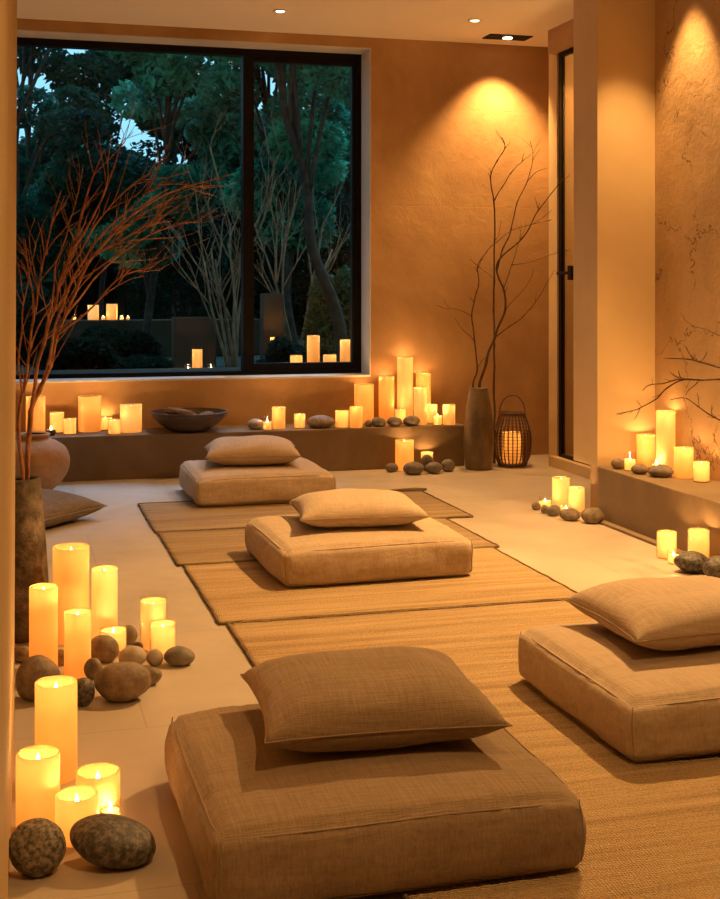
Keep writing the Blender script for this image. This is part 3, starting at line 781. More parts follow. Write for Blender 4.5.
# ------------------------------------------------------------ candles
FLAME_COL = (1.0, 0.51, 0.16)
def add_flame(t, z, s=1.0, inner=None, power=1.0, wax=None):
    bm = bmesh.new(); tube(bm, [(0, 0, z - 0.004), (0.0006, 0, z + 0.004), (0.0015, 0, z + 0.009 * s)], 0.0012, 6); link('wick', bm, M['wick'], wax or t)
    bm = bmesh.new()
    z0 = z + 0.005 * s
    lathe(bm, [(0, z0), (0.0035 * s, z0 + 0.003 * s), (0.0048 * s, z0 + 0.008 * s), (0.0042 * s, z0 + 0.013 * s), (0.002 * s, z0 + 0.021 * s), (0, z0 + 0.028 * s)], 12)
    f = link('flame', bm, M['flame'], t)
    add_light('flame_light', 'POINT', (0, 0, z + 0.016 * s), FLAME_P * power, FLAME_COL, t, shadow_soft_size=0.006)
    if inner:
        add_light('wax_glow', 'POINT', (0, 0, inner[0]), inner[1], (1.0, 0.56, 0.17), t, shadow_soft_size=0.004)  # extra hidden light added inside the wax to make it glow


cup_n = 0
def candle(label, kind, loc, r, h, group, glow=1.0):
    global cup_n
    name = {'P': 'pillar_candle', 'G': 'glass_candle', 'V': 'tealight', 'D': 'tealight_holder'}[kind]
    t = thing(name, loc, label, 'candle', group, (0, 0, rnd.uniform(0, 6.28)))
    bm = bmesh.new()
    if kind == 'P':
        dip = min(0.022 + 0.12 * r, h * 0.3)
        e = 0.0022
        lathe(bm, [(0, 0.001), (r - e, 0.001), (r, 0.001 + e), (r, h * 0.5), (r, h - e), (r - e, h), (r - 0.0045, h - 0.001)], 40)
        lathe(bm, [(r - 0.0045, h - 0.001), (r - 0.0065, h - dip * 0.6), (r - 0.011, h - dip), (0.006, h - dip - 0.002), (0, h - dip - 0.002)], 40, mi=1)
        bmesh.ops.remove_doubles(bm, verts=bm.verts, dist=1e-5)
        for v in bm.verts:
            if v.co.z > h - 0.004:
                a = math.atan2(v.co.y, v.co.x)
                v.co.z += 0.0006 * math.sin(2 * a + h * 90) + 0.0005 * math.sin(5 * a)
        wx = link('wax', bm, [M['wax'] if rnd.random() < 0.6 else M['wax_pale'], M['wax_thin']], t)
        zf = h - dip - 0.002
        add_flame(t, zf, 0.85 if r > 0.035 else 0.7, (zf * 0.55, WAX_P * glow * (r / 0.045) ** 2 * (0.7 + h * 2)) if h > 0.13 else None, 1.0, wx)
    elif kind in 'GV':
        g = 0.0018
        wt = h * (0.94 if kind == 'G' else 0.62)
        dip = min(0.028, h * 0.24) if kind == 'G' else 0.008
        lathe(bm, [(0, 0.0045), (r - g - 0.0012, 0.0045), (r - g - 0.0006, 0.007), (r - g - 0.0006, wt)], 36)
        lathe(bm, [(r - g - 0.0006, wt), (r - g - 0.0035, wt - 0.001), (r - g - 0.006, wt - dip), (0.004, wt - dip - 0.002), (0, wt - dip - 0.002)], 36, mi=1)
        bmesh.ops.remove_doubles(bm, verts=bm.verts, dist=1e-5)
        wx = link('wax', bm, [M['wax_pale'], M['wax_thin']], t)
        bm = bmesh.new()
        lathe(bm, [(0, 0.0), (r - 0.002, 0.0), (r, 0.002), (r, h - 0.001), (r - g * 0.5, h), (r - g, h - 0.001), (r - g, 0.004), (0, 0.004)], 40)
        link('glass_cup', bm, M['cup'], t)
        zf = wt - dip - 0.002
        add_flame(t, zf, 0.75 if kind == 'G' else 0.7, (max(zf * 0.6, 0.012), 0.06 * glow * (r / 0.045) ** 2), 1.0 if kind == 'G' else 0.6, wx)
    else:
        lathe(bm, [(0, 0), (r * 0.7, 0), (r, h * 0.45), (r * 0.86, h * 0.95), (r * 0.74, h), (r * 0.68, h * 0.93), (r * 0.66, h * 0.7), (0, h * 0.68)], 30)
        link('cup', bm, M['darkcup'], t)
        bm = bmesh.new(); lathe(bm, [(0, h * 0.70), (r * 0.6, h * 0.70), (r * 0.6, h * 0.86), (0, h * 0.86)], 24)
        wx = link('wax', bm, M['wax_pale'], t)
        add_flame(t, h * 0.86, 0.8, None, 0.5, wx)
    return t


for (label, kind, loc, r, h, group) in CANDLES:
    candle(label, kind, loc, r, h, group)


# ------------------------------------------------------------ stones
def stone(label, tone, loc, dims, roll, group, k):
    rx, ry, rz = dims
    bm = bmesh.new()
    bmesh.ops.create_icosphere(bm, subdivisions=5 if rx > 0.045 else 4, radius=1.0)
    off = Vector((k * 3.7, k * 1.3, -k * 2.1))
    flat = min(1.0, rz / rx)
    for v in bm.verts:
        d = v.co.normalized()
        p = d.copy()
        n = noise.noise(d * 0.9 + off) * 0.09 + noise.noise(d * 2.0 + off) * 0.025
        p = d * (1.0 + n)
        if tone in (0, 2):
            p += d * noise.fractal(d * 7 + off, 0.9, 2.1, 3) * 0.012
        v.co = Vector((p.x * rx, p.y * ry, p.z * rz))
    bmesh.ops.rotate(bm, verts=bm.verts, cent=(0, 0, 0), matrix=Matrix.Rotation(R(roll), 3, 'Y'))
    bmesh.ops.rotate(bm, verts=bm.verts, cent=(0, 0, 0), matrix=Matrix.Rotation(R(15.0 - 0 * roll), 3, 'Z').inverted())
    # keep the outer size, rest on the support
    zs = [v.co.z for v in bm.verts]
    zmin = min(zs)
    for v in bm.verts:
        v.co.z -= zmin
        v.co.z = max(v.co.z - rz * 0.10, 0.0) * 1.04
    o = link('pebble' if rx < 0.04 else 'stone', bm, M['stone'][tone], None, (loc[0], loc[1], loc[2] + 0.0005))
    tag(o, label, 'stone', group)
    return o


for k, (label, tone, loc, dims, roll, group) in enumerate(STONES):
    stone(label, tone, loc, dims, roll, group, k)


# ------------------------------------------------------------ floor cushions and pillows
def cushion_bm(w, d, h, seed, n=44, nz=14):
    bm = bmesh.new()
    bmesh.ops.create_cube(bm, size=2.0)
    bmesh.ops.subdivide_edges(bm, edges=bm.edges[:], cuts=n - 1, use_grid_fill=True)
    hw, hd, hh = w / 2, d / 2, h / 2
    r = 0.026
    for v in bm.verts:
        u = v.co.copy()
        p = Vector((u.x * hw, u.y * hd, u.z * hh))
        q = Vector((max(-hw + r, min(hw - r, p.x)), max(-hd + r, min(hd - r, p.y)), max(-hh + r, min(hh - r, p.z))))
        dv = p - q
        if dv.length > 1e-7:
            p = q + dv.normalized() * r
        ex, ey, ez = 1 - u.x ** 2, 1 - u.y ** 2, 1 - u.z ** 2
        # side walls bow out, corners pull in, top domes
        ox = 0.020 * max(ez, 0) ** 0.7 * (0.35 + 0.65 * max(ey, 0) ** 0.4)
        oy = 0.020 * max(ez, 0) ** 0.7 * (0.35 + 0.65 * max(ex, 0) ** 0.4)
        p.x += math.copysign(ox, u.x) * abs(u.x) ** 4
        p.y += math.copysign(oy, u.y) * abs(u.y) ** 4
        if u.z > 0:
            dome = 0.022 * (max(ex, 0) * max(ey, 0)) ** 0.45
            p.z += dome * u.z
            p.z -= 0.008 * (abs(u.x) * abs(u.y)) ** 6 * u.z
        # gathers running away from the seams
        s1 = noise.noise(Vector((u.x * 17 + seed, u.y * 1.5, u.z * 1.2 + 3)))
        s2 = noise.noise(Vector((u.x * 1.5, u.y * 17 - seed, u.z * 1.2 + 9)))
        near_y = max(0.0, abs(u.y) - 0.55) / 0.45
        near_x = max(0.0, abs(u.x) - 0.55) / 0.45
        amp = 0.0035
        nrm = dv.normalized() if dv.length > 1e-7 else Vector((0, 0, 1 if u.z > 0 else -1))
        p += nrm * amp * (s1 * near_y + s2 * near_x) * (0.4 if u.z < -0.9 else 1)
        p += nrm * 0.007 * noise.noise(Vector((u.x * 1.8 + seed * 2, u.y * 1.8, u.z + seed))) * (0 if u.z < -0.95 else 1)
        v.co = p
    zmin = min(v.co.z for v in bm.verts)
    for v in bm.verts:
        v.co.z -= zmin
        if v.co.z < 0.004:
            v.co.z = 0.0
    return bm


def seam_path(bm, w, d, zsel, n=44):
    """points of the cube ring u.z = +-1 read back from the finished cushion"""
    return None


def floor_cushion(x, y, w, d, h, rot, label, seed, m):
    t = thing('floor_cushion', (x, y, 0.0085), label, 'floor cushion', 'linen floor cushions on the mats', (0, 0, R(rot)))
    bm = cushion_bm(w, d, h, seed)
    bm.verts.ensure_lookup_table()
    # read the seam lines off the surface: nearest points along the upper and lower edges
    from mathutils.kdtree import KDTree
    kd = KDTree(len(bm.verts))
    for v in bm.verts:
        kd.insert(v.co, v.index)
    kd.balance()
    hw, hd = w / 2 - 0.004, d / 2 - 0.004
    cor = 0.03
    def ring(z, k):
        pts = []
        m_ = 26
        for (ax, ay, bx, by) in ((-hw, -hd, hw, -hd), (hw, -hd, hw, hd), (hw, hd, -hw, hd), (-hw, hd, -hw, -hd)):
            for i in range(m_):
                f = i / m_
                px, py = ax + (bx - ax) * f, ay + (by - ay) * f
                co, idx, dist = kd.find(Vector((px * 1.045, py * 1.045, z)))
                pts.append(co.copy())
        out = [pts[0]]
        for p in pts[1:]:
            if (p - out[-1]).length > 0.012:
                out.append(p)
        # smooth
        for _ in range(8):
            out = [(out[i - 1] + out[i] * 2 + out[(i + 1) % len(out)]) / 4 for i in range(len(out))]
        c = Vector((0, 0, h * 0.5))
        for p in out:
            q = Vector((p.x / (w / 2), p.y / (d / 2), 0))
            p += Vector((q.x if abs(q.x) > 0.9 else 0, q.y if abs(q.y) > 0.9 else 0, 0.5 if z > 0.05 else -0.2)) * 0.0014
        return out
    sb = bmesh.new()
    closed_tube(sb, ring(h * 1.10, 0), 0.0016)
    closed_tube(sb, ring(-0.01, 1), 0.0016)
    for sx in (-1, 1):
        for sy in (-1, 1):
            pts = []
            for i in range(9):
                z = 0.02 + (h - 0.03) * i / 8
                co, idx, dist = kd.find(Vector((sx * (hw + 0.01), sy * (hd + 0.01), z)))
                pts.append(Vector((co.x + sx * 0.0006, co.y + sy * 0.0006, z)))
            tube(sb, pts, 0.0014, 6)
    cv = link('cover', bm, m, t)
    link('piping', sb, M['seam'], cv)
    return t


def pillow_bm(w, d, th, seed, n=46, sag=0.0):
    bm = bmesh.new()
    grid = {}
    for side in (1, -1):
        for i in range(n + 1):
            for j in range(n + 1):
                u, v = -1 + 2 * i / n, -1 + 2 * j / n
                edge = i in (0, n) or j in (0, n)
                if side == -1 and edge:
                    grid[(side, i, j)] = grid[(1, i, j)]
                    continue
                # concave sides, pointed corners
                x = w / 2 * u * (1 - 0.075 * (1 - v * v) * abs(u) ** 2)
                y = d / 2 * v * (1 - 0.075 * (1 - u * u) * abs(v) ** 2)
                prof = max(0.0, (1 - u ** 4) * (1 - v ** 4)) ** 0.55
                prof *= 1 - 0.12 * (u * u + v * v) / 2
                z = side * th / 2 * prof
                if side == -1:
                    z *= 0.80
                # wrinkles from the corners and along the seams
                ru = noise.noise(Vector((u * 13 + seed, v * 1.5, side)))
                rv = noise.noise(Vector((u * 1.5, v * 13 + seed, side + 5)))
                ez = max(0.0, abs(v) - 0.6) / 0.4 * (1 - abs(v) ** 8)
                eu = max(0.0, abs(u) - 0.6) / 0.4 * (1 - abs(u) ** 8)
                z += side * 0.006 * (ru * ez + rv * eu)
                z += side * 0.010 * noise.noise(Vector((u * 1.7 + seed, v * 1.7 - seed, side * 2))) * prof
                grid[(side, i, j)] = bm.verts.new((x, y, z))
    for side in (1, -1):
        for i in range(n):
            for j in range(n):
                q = [grid[(side, i, j)], grid[(side, i + 1, j)], grid[(side, i + 1, j + 1)], grid[(side, i, j + 1)]]
                if side == -1:
                    q.reverse()
                try:
                    bm.faces.new(q)
                except ValueError:
                    pass
    rim = [(i, 0) for i in range(n)] + [(n, j) for j in range(n)] + [(i, n) for i in range(n, 0, -1)] + [(0, j) for j in range(n, 0, -1)]
    pts = [grid[(1, i, j)].co.copy() for i, j in rim]
    return bm, pts


def pillow(x, y, z, w, d, th, rot, label, seed, m, rest=None, tilt=(0, 0), name='pillow', piping=True, group='linen pillows on the floor cushions', cat='pillow'):
    t = thing(name, (x, y, z), label, cat, group, (R(tilt[0]), R(tilt[1]), R(rot)))
    bm, pts = pillow_bm(w, d, th, seed)
    zb = min(v.co.z for v in bm.verts)
    flat = zb * 0.86
    for v in bm.verts:
        if v.co.z < flat:
            v.co.z = flat + (v.co.z - flat) * 0.2
    zb = min(v.co.z for v in bm.verts)
    for v in bm.verts:
        v.co.z -= zb
    pts = [p - Vector((0, 0, zb)) for p in pts]
    cv = link('cover', bm, m, t)
    if piping:
        sb = bmesh.new(); closed_tube(sb, pts, 0.0018); link('piping', sb, M['seam'], cv)
    return t


CH = 0.150
CZ = 0.0085 + CH + 0.0225
floor_cushion(0.72, 2.63, 0.72, 0.70, CH, 0, 'large tan floor cushion nearest the viewer, in the middle front', 1.3, M['linen_deep'])
floor_cushion(1.80, 3.10, 0.735, 0.70, CH, 0, 'tan floor cushion cut off by the right edge of the picture', 2.9, M['linen'])
floor_cushion(1.375, 5.07, 0.76, 0.69, CH, 1.5, 'tan floor cushion in the centre of the mats', 4.1, M['linen'])
floor_cushion(1.305, 6.92, 0.73, 0.68, CH, 0, 'tan floor cushion farthest back, close to the window ledge', 5.7, M['linen'])
pillow(0.763, 2.705, CZ, 0.515, 0.46, 0.165, -4, 'brown linen pillow on the nearest floor cushion', 1.7, M['linen_deep'])
pillow(1.825, 3.19, CZ, 0.535, 0.46, 0.155, -1, 'tan pillow on the floor cushion at the right edge', 3.1, M['linen'])
pillow(1.385, 5.08, CZ, 0.525, 0.44, 0.14, -6, 'tan pillow on the central floor cushion', 4.7, M['linen'])
pillow(1.295, 6.97, CZ, 0.52, 0.48, 0.16, -8, 'tan pillow on the floor cushion farthest back', 6.3, M['linen'])
pillow(0.03, 6.42, 0.001, 0.64, 0.60, 0.17, -42, 'dark coarse pillow lying flat on the floor behind the speckled vase', 8.3, M['sack'], group=None, name='floor_pillow')


# ------------------------------------------------------------ woven mats
def woven_mat(x0, x1, y0, y1, label, m, seed):
    t = thing('woven_mat', ((x0 + x1) / 2, (y0 + y1) / 2, 0), label, 'mat', 'woven jute mats laid end to end')
    w, d = (x1 - x0) / 2, (y1 - y0) / 2
    bm = bmesh.new()
    nx, ny = 60, 40
    def edge(u, v):
        ju = 0.006 * noise.noise(Vector((v * 6, seed, u)))
        jv = 0.006 * noise.noise(Vector((u * 6, seed + 4, v)))
        return u * w + ju * abs(u), v * d + jv * abs(v)
    top = [[None] * (ny + 1) for _ in range(nx + 1)]
    bot = [[None] * (ny + 1) for _ in range(nx + 1)]
    for i in range(nx + 1):
        for j in range(ny + 1):
            u, v = -1 + 2 * i / nx, -1 + 2 * j / ny
            x, y = edge(u, v)
            z = 0.0065 + 0.0012 * noise.noise(Vector((x * 6 + seed, y * 9, 0)))
            top[i][j] = bm.verts.new((x, y, z))
            bot[i][j] = bm.verts.new((x, y, 0.0006))
    for i in range(nx):
        for j in range(ny):
            bm.faces.new((top[i][j], top[i + 1][j], top[i + 1][j + 1], top[i][j + 1]))
            bm.faces.new((bot[i][j + 1], bot[i + 1][j + 1], bot[i + 1][j], bot[i][j]))
    for i in range(nx):
        bm.faces.new((bot[i][0], bot[i + 1][0], top[i + 1][0], top[i][0]))
        bm.faces.new((top[i][ny], top[i + 1][ny], bot[i + 1][ny], bot[i][ny]))
    for j in range(ny):
        bm.faces.new((top[0][j], top[0][j + 1], bot[0][j + 1], bot[0][j]))
        bm.faces.new((bot[nx][j], bot[nx][j + 1], top[nx][j + 1], top[nx][j]))
    link('weave', bm, m, t)
    sb = bmesh.new()
    loop = [edge(-1 + 2 * i / 60, -1) for i in range(60)] + [edge(1, -1 + 2 * j / 60) for j in range(60)] \
        + [edge(1 - 2 * i / 60, 1) for i in range(60)] + [edge(-1, 1 - 2 * j / 60) for j in range(60)]
    closed_tube(sb, [(x, y, 0.0062) for x, y in loop], 0.0052, 6)
    link('edge_binding', sb, M['binding'], t)


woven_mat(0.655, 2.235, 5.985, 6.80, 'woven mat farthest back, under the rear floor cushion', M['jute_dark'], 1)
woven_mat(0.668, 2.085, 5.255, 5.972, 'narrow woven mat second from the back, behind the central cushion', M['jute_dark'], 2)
woven_mat(0.690, 2.050, 4.300, 5.242, 'woven mat under the central floor cushion', M['jute'], 3)
woven_mat(0.715, 2.040, 1.55, 4.287, 'long woven mat nearest the viewer, under the two front cushions', M['jute'], 4)
bm = bmesh.new()
tube(bm, [(-0.11, 0, 0.011), (-0.03, 0.003, 0.011), (0.04, -0.002, 0.012), (0.11, 0.002, 0.011)], [0.008, 0.010, 0.012, 0.007], 10)
tag(link('rolled_fringe', bm, M['binding'], None, (2.16, 6.825, 0)), 'thin dark rolled fringe lying along the back end of the mats', 'fringe')


# ------------------------------------------------------------ vases, pots, branches
def vessel(name, loc, prof, inner, label, m, cat='vase', seg=56):
    t = thing(name, loc, label, cat)
    bm = bmesh.new()
    lathe(bm, prof, seg)
    for v in bm.verts:
        rr = math.hypot(v.co.x, v.co.y)
        if rr > 0.02:
            k = 1 + 0.012 * noise.noise(v.co * 6 + Vector(loc))
            v.co.x *= k; v.co.y *= k
    link('body', bm, m, t)
    bm = bmesh.new(); lathe(bm, inner, seg); link('inside', bm, M['inside'], t)
    return t


def pj(pts, n=60):
    return [(p.x, p.y) for p in spline([(a, b, 0) for a, b in pts], 6)]


vessel('tall_vase', (0.035, 4.34, 0),
       [(0, 0.001)] + pj([(0.088, 0.001), (0.092, 0.03), (0.090, 0.15), (0.082, 0.28), (0.070, 0.43), (0.062, 0.515)]) + [(0.056, 0.524), (0.050, 0.518), (0.050, 0.47)],
       [(0.0495, 0.515), (0.0495, 0.40), (0, 0.40)],
       'tall dark speckled vase with arching branches beside the left pier', M['vase_dark'])
vessel('clay_pot', (0.128, 7.37, 0),
       [(0, 0.001)] + pj([(0.075, 0.001), (0.12, 0.03), (0.180, 0.10), (0.200, 0.175), (0.180, 0.245), (0.125, 0.288), (0.086, 0.303), (0.078, 0.311)]) + [(0.088, 0.320), (0.090, 0.330), (0.082, 0.335), (0.070, 0.330), (0.068, 0.31)],
       [(0.0675, 0.328), (0.0675, 0.24), (0, 0.24)],
       'big round terracotta clay pot on the floor at the left of the window ledge', M['pot'], 'pot')
vessel('tall_vase', (2.872, 7.585, 0),
       [(0, 0.001)] + pj([(0.080, 0.001), (0.086, 0.02), (0.096, 0.15), (0.094, 0.25), (0.080, 0.39), (0.066, 0.475), (0.060, 0.505)]) + [(0.062, 0.516), (0.056, 0.520), (0.049, 0.514), (0.048, 0.47)],
       [(0.0478, 0.512), (0.0478, 0.39), (0, 0.39)],
       'tall bronze brown vase on the floor at the right end of the window ledge', M['vase_bronze'])


def branch(name, stems, label, m, twigs=0, seed=1, tl=0.14, nodes=True, group=None, taper=0.3):
    rg = random.Random(seed)
    x0, y0, z0 = stems[0][1][0]
    O = Vector((x0, y0, z0))
    bm = bmesh.new()
    tw = bm
    for si, (rad, pts) in enumerate(stems):
        sp = [Vector(p) - O for p in spline(pts, 6)]
        sp = [p + Vector((noise.noise(p * 9 + O), noise.noise(p * 9 + Vector((5, 1, 2))), 0)) * 0.008 * (0 if i < 2 else 1) for i, p in enumerate(sp)]
        n = len(sp)
        rr = [max(0.0015, rad * 0.62 * ((1 - i / (n - 1)) * (1 - taper) + taper) * (1.0 + (0.25 if nodes and i % 6 == 0 else 0))) for i in range(n)]
        rr[-1] = 0.0010
        tube(bm if si == 0 else tw, sp, rr, 8 if rad > 0.008 else 6)
        cnt = int(twigs * n / 30 * (1 if rad > 0.004 else 0.5))
        for _ in range(cnt):
            i = rg.randint(int(n * 0.35), n - 2)
            p = sp[i]
            dirn = (sp[min(i + 1, n - 1)] - sp[i - 1]).normalized()
            a = dirn.orthogonal().normalized()
            a.rotate(Matrix.Rotation(rg.uniform(0, 6.28), 3, dirn))
            d = (dirn * rg.uniform(0.6, 1.3) + a * rg.uniform(0.4, 0.8)).normalized()
            ln = tl * rg.uniform(0.35, 1.0)
            q = [p]
            for k in range(4):
                d = (d + Vector((rg.uniform(-.2, .2), rg.uniform(-.2, .2), rg.uniform(-.05, .22)))).normalized()
                q.append(q[-1] + d * ln / 4)
            r0 = min(0.0024, rr[i] * 0.7)
            tube(tw, q, [r0, r0 * .85, r0 * .7, r0 * .55, r0 * .35], 5)
            if rg.random() < 0.5:
                e = (d + a * 0.8).normalized()
                tube(tw, [q[2], q[2] + e * ln * .2, q[2] + e * ln * .32 + Vector((0, 0, ln * .05))], [r0 * .6, r0 * .5, r0 * .3], 5)
    return tag(link(name, bm, m, None, (x0, y0, z0)), label, 'branch', group)


branch('bare_branch', VASE_STEM_THICK, 'dark bare branch leaning right out of the bronze brown vase', M['bark'], 3, 3, 0.12)
branch('bare_branch', VASE_STEM_THIN, 'thin bare branch rising at the left in the bronze brown vase', M['bark'], 3, 4, 0.12)
branch('bare_branch', FLOOR_STICK, 'straight dark branch standing on the floor between bronze vase and wicker lantern', M['bark'], 2, 5, 0.1, taper=0.35)
branch('bare_branch', BENCH_TWIGS, 'dark twigs reaching in from the right edge above the bench candles', M['bark'], 3, 6, 0.10)
branch('arching_branch', ARCHING_BRANCH, 'thick red brown branch arching far to the right out of the speckled vase', M['redbark'], 9, 7, 0.22)
branch('arching_branch', SLIM_BRANCH, 'slim dark branch rising along the pier out of the speckled vase', M['redbark'], 8, 8, 0.18)

# bowl with driftwood
bx, by = 1.068, 7.865
t = thing('wooden_bowl', (bx, by, LZ), 'wide shallow dark wooden bowl on the window ledge', 'bowl')
bm = bmesh.new()
lathe(bm, [(0, 0.0005), (0.10, 0.0005), (0.108, 0.006)] + pj([(0.13, 0.014), (0.18, 0.045), (0.220, 0.085), (0.238, 0.118)]) + [(0.236, 0.123), (0.229, 0.121)] + pj([(0.229, 0.119), (0.208, 0.090), (0.165, 0.052), (0.10, 0.026), (0.04, 0.020)]) + [(0, 0.020)], 72)
link('body', bm, M['bowl'], t)
def lump(name, loc, dims, rot, label, m, seed, cat):
    bm = bmesh.new()
    bmesh.ops.create_icosphere(bm, subdivisions=4, radius=1)
    for v in bm.verts:
        dd = v.co.normalized()
        k = 1 + 0.22 * noise.noise(dd * 2.2 + Vector((seed, 0, 0))) + 0.07 * noise.noise(dd * 7 + Vector((seed, 2, 0)))
        v.co = Vector((dd.x * dims[0], dd.y * dims[1], dd.z * dims[2])) * k
    o = link(name, bm, m, None, loc)
    o.rotation_euler = rot
    tag(o, label, cat)
lump('driftwood_piece', (bx - 0.05, by + 0.045, LZ + 0.110), (0.105, 0.026, 0.024), (0, R(10), R(-8)), 'long brown driftwood piece lying across the left of the dark bowl', M['drift'], 2, 'driftwood')
lump('driftwood_piece', (bx + 0.10, by - 0.03, LZ + 0.092), (0.055, 0.03, 0.028), (0, R(-12), R(25)), 'short knobbly driftwood piece in the right half of the dark bowl', M['drift'], 5, 'driftwood')
lump('driftwood_piece', (bx - 0.05, by - 0.062, LZ + 0.078), (0.055, 0.022, 0.022), (0, R(4), R(12)), 'lower driftwood piece at the front inside the dark bowl', M['drift'], 9, 'driftwood')

# wicker lantern
lx, ly = 3.132, 7.66
t = thing('wicker_lantern', (lx, ly, 0), 'barrel shaped dark wicker lantern with a hoop handle on the floor by the door', 'lantern')
prof = pj([(0.088, 0.012), (0.112, 0.07), (0.121, 0.15), (0.116, 0.22), (0.096, 0.29), (0.080, 0.330)])
def rad_at(z):
    for (r0, z0), (r1, z1) in zip(prof, prof[1:]):
        if z0 <= z <= z1:
            return r0 + (r1 - r0) * (z - z0) / max(1e-6, z1 - z0)
    return prof[-1][0]
bm = bmesh.new(); lathe(bm, [(0, 0.001), (0.090, 0.001), (0.094, 0.008), (0.090, 0.018), (0, 0.018)], 36); link('base', bm, M['wicker'], t)
for k in range(26):
    a = 2 * math.pi * k / 26
    bm = bmesh.new()
    tube(bm, [(r * math.cos(a), r * math.sin(a), z) for r, z in prof], 0.0042, 6)
    link('rib', bm, M['wicker'], t)
bm = bmesh.new()
z = 0.03
while z < 0.325:
    rr = rad_at(z) + 0.0015
    closed_tube(bm, [((rr + 0.003 * (1 if k % 2 else -1)) * math.cos(2 * math.pi * k / 52), (rr + 0.003 * (1 if k % 2 else -1)) * math.sin(2 * math.pi * k / 52), z) for k in range(52)], 0.0015, 5)
    z += 0.021
link('weave_bands', bm, M['wicker'], t)
bm = bmesh.new()
for zz, rr in ((0.333, 0.081), (0.343, 0.084)):
    closed_tube(bm, [(rr * math.cos(2 * math.pi * k / 40), rr * math.sin(2 * math.pi * k / 40), zz) for k in range(40)], 0.007, 8)
link('rim', bm, M['wicker'], t)
bm = bmesh.new()
tube(bm, [(0.082 * math.cos(R(15)) * math.cos(b) , -0.082 * math.sin(R(15)) * math.cos(b), 0.345 + 0.112 * math.sin(b)) for b in [math.pi * i / 20 for i in range(21)]], 0.0045, 8)
link('handle', bm, M['wicker'], t)
candle('glowing candle inside the wicker lantern', 'P', (lx, ly, 0.0185), 0.062, 0.20, None, 1.4)


# ------------------------------------------------------------ the garden outside
GZ = 0.40
bm = bmesh.new(); box(bm, -6, 10, YB + 0.4, 24, 0.2, GZ)
tag(link('garden_ground', bm, M['soil'], smooth=False), kind='structure')
bm = bmesh.new(); box(bm, -1.2, 3.4, YB + 0.41, YB + 0.98, GZ, 0.578); bevel(bm, 0.008, 1)
tag(link('outdoor_ledge', bm, M['gardenwall'], smooth=False), 'stone ledge outside just behind the window glass', 'ledge')
OC = 'outdoor candles just behind the window'
for (lab, x, y, r, h) in (
        ('tall outdoor candle just behind the right window pane', 2.075, 8.78, 0.045, 0.235),
        ('outdoor candle close to the right frame of the window', 2.33, 8.84, 0.043, 0.20),
        ('short outdoor candle between the taller ones behind the right pane', 2.205, 8.82, 0.047, 0.095),
        ('short outdoor candle left of the tall one behind the right pane', 1.955, 8.80, 0.043, 0.095)):
    candle(lab, 'P', (x, y, 0.578), r, h, OC, 0.5)
candle('tiny outdoor tealight left of the candles behind the right pane', 'V', (1.84, 8.70, 0.578), 0.026, 0.055, OC, 0.6)

# garden wall with candles far back
bm = bmesh.new(); box(bm, -0.6, 2.7, 14.0, 14.35, GZ, 0.80); bevel(bm, 0.01, 1)
tag(link('garden_wall', bm, M['gardenwall'], smooth=False), 'low dark garden wall with glowing candles seen through the left pane', 'garden wall')
GW = 'candles on the far garden wall'
for (lab, x, y, r, h, k) in (
        ('left one of the two big candles on the far garden wall', 0.875, 14.15, 0.060, 0.165, 'P'),
        ('right one of the two big candles on the far garden wall', 1.075, 14.15, 0.060, 0.175, 'P'),
        ('tiny light between the two big candles on the far garden wall', 0.98, 14.08, 0.024, 0.06, 'V'),
        ('tiny light right of the two big candles on the far garden wall', 1.175, 14.08, 0.024, 0.06, 'V'),
        ('second tiny light right of the two big candles on the garden wall', 1.245, 14.1, 0.022, 0.055, 'V'),
        ('tiny light left of the two big candles on the far garden wall', 0.67, 14.1, 0.024, 0.06, 'V')):
    candle(lab, k, (x, y, 0.80), r, h, GW, 0.8)
# warm wall panel and lights among the shrubs
bm = bmesh.new(); box(bm, 1.45, 1.85, 11.75, 11.9, GZ, 0.88); bevel(bm, 0.01, 1)
tag(link('garden_screen', bm, M['gardenwall'], smooth=False), 'low plaster garden screen lit by a candle behind the left pane', 'garden wall')
candle('candle on the ground in front of the garden screen', 'P', (1.615, 11.35, GZ), 0.045, 0.20, 'candles among the garden shrubs', 0.8)
for (lab, x, y) in (('tealight on the garden ground left of the garden screen candle', 1.50, 11.1),
                    ('tealight on the garden ground right of the garden screen candle', 1.70, 11.1),
                    ('tealight at the far left of the garden beneath the branches', 0.62, 11.9)):
    candle(lab, 'V', (x, y, GZ + 0.0), 0.03, 0.085 if 'far left' not in lab else 0.14, 'candles among the garden shrubs', 0.8)
bm = bmesh.new(); box(bm, 2.26, 2.46, 11.6, 11.75, GZ, 1.10); bevel(bm, 0.01, 1)
tag(link('garden_post', bm, M['gardenwall'], smooth=False), 'plaster garden post lit by small candles behind the mullion', 'garden wall')
for (lab, x, y, z) in (('larger light in front of the lit garden post', 2.33, 11.42, 0.20), ('smaller light in front of the lit garden post', 2.43, 11.40, 0.15)):
    candle(lab, 'P', (x, y, GZ), 0.035, z + 0.1, 'candles by the garden post', 0.8)


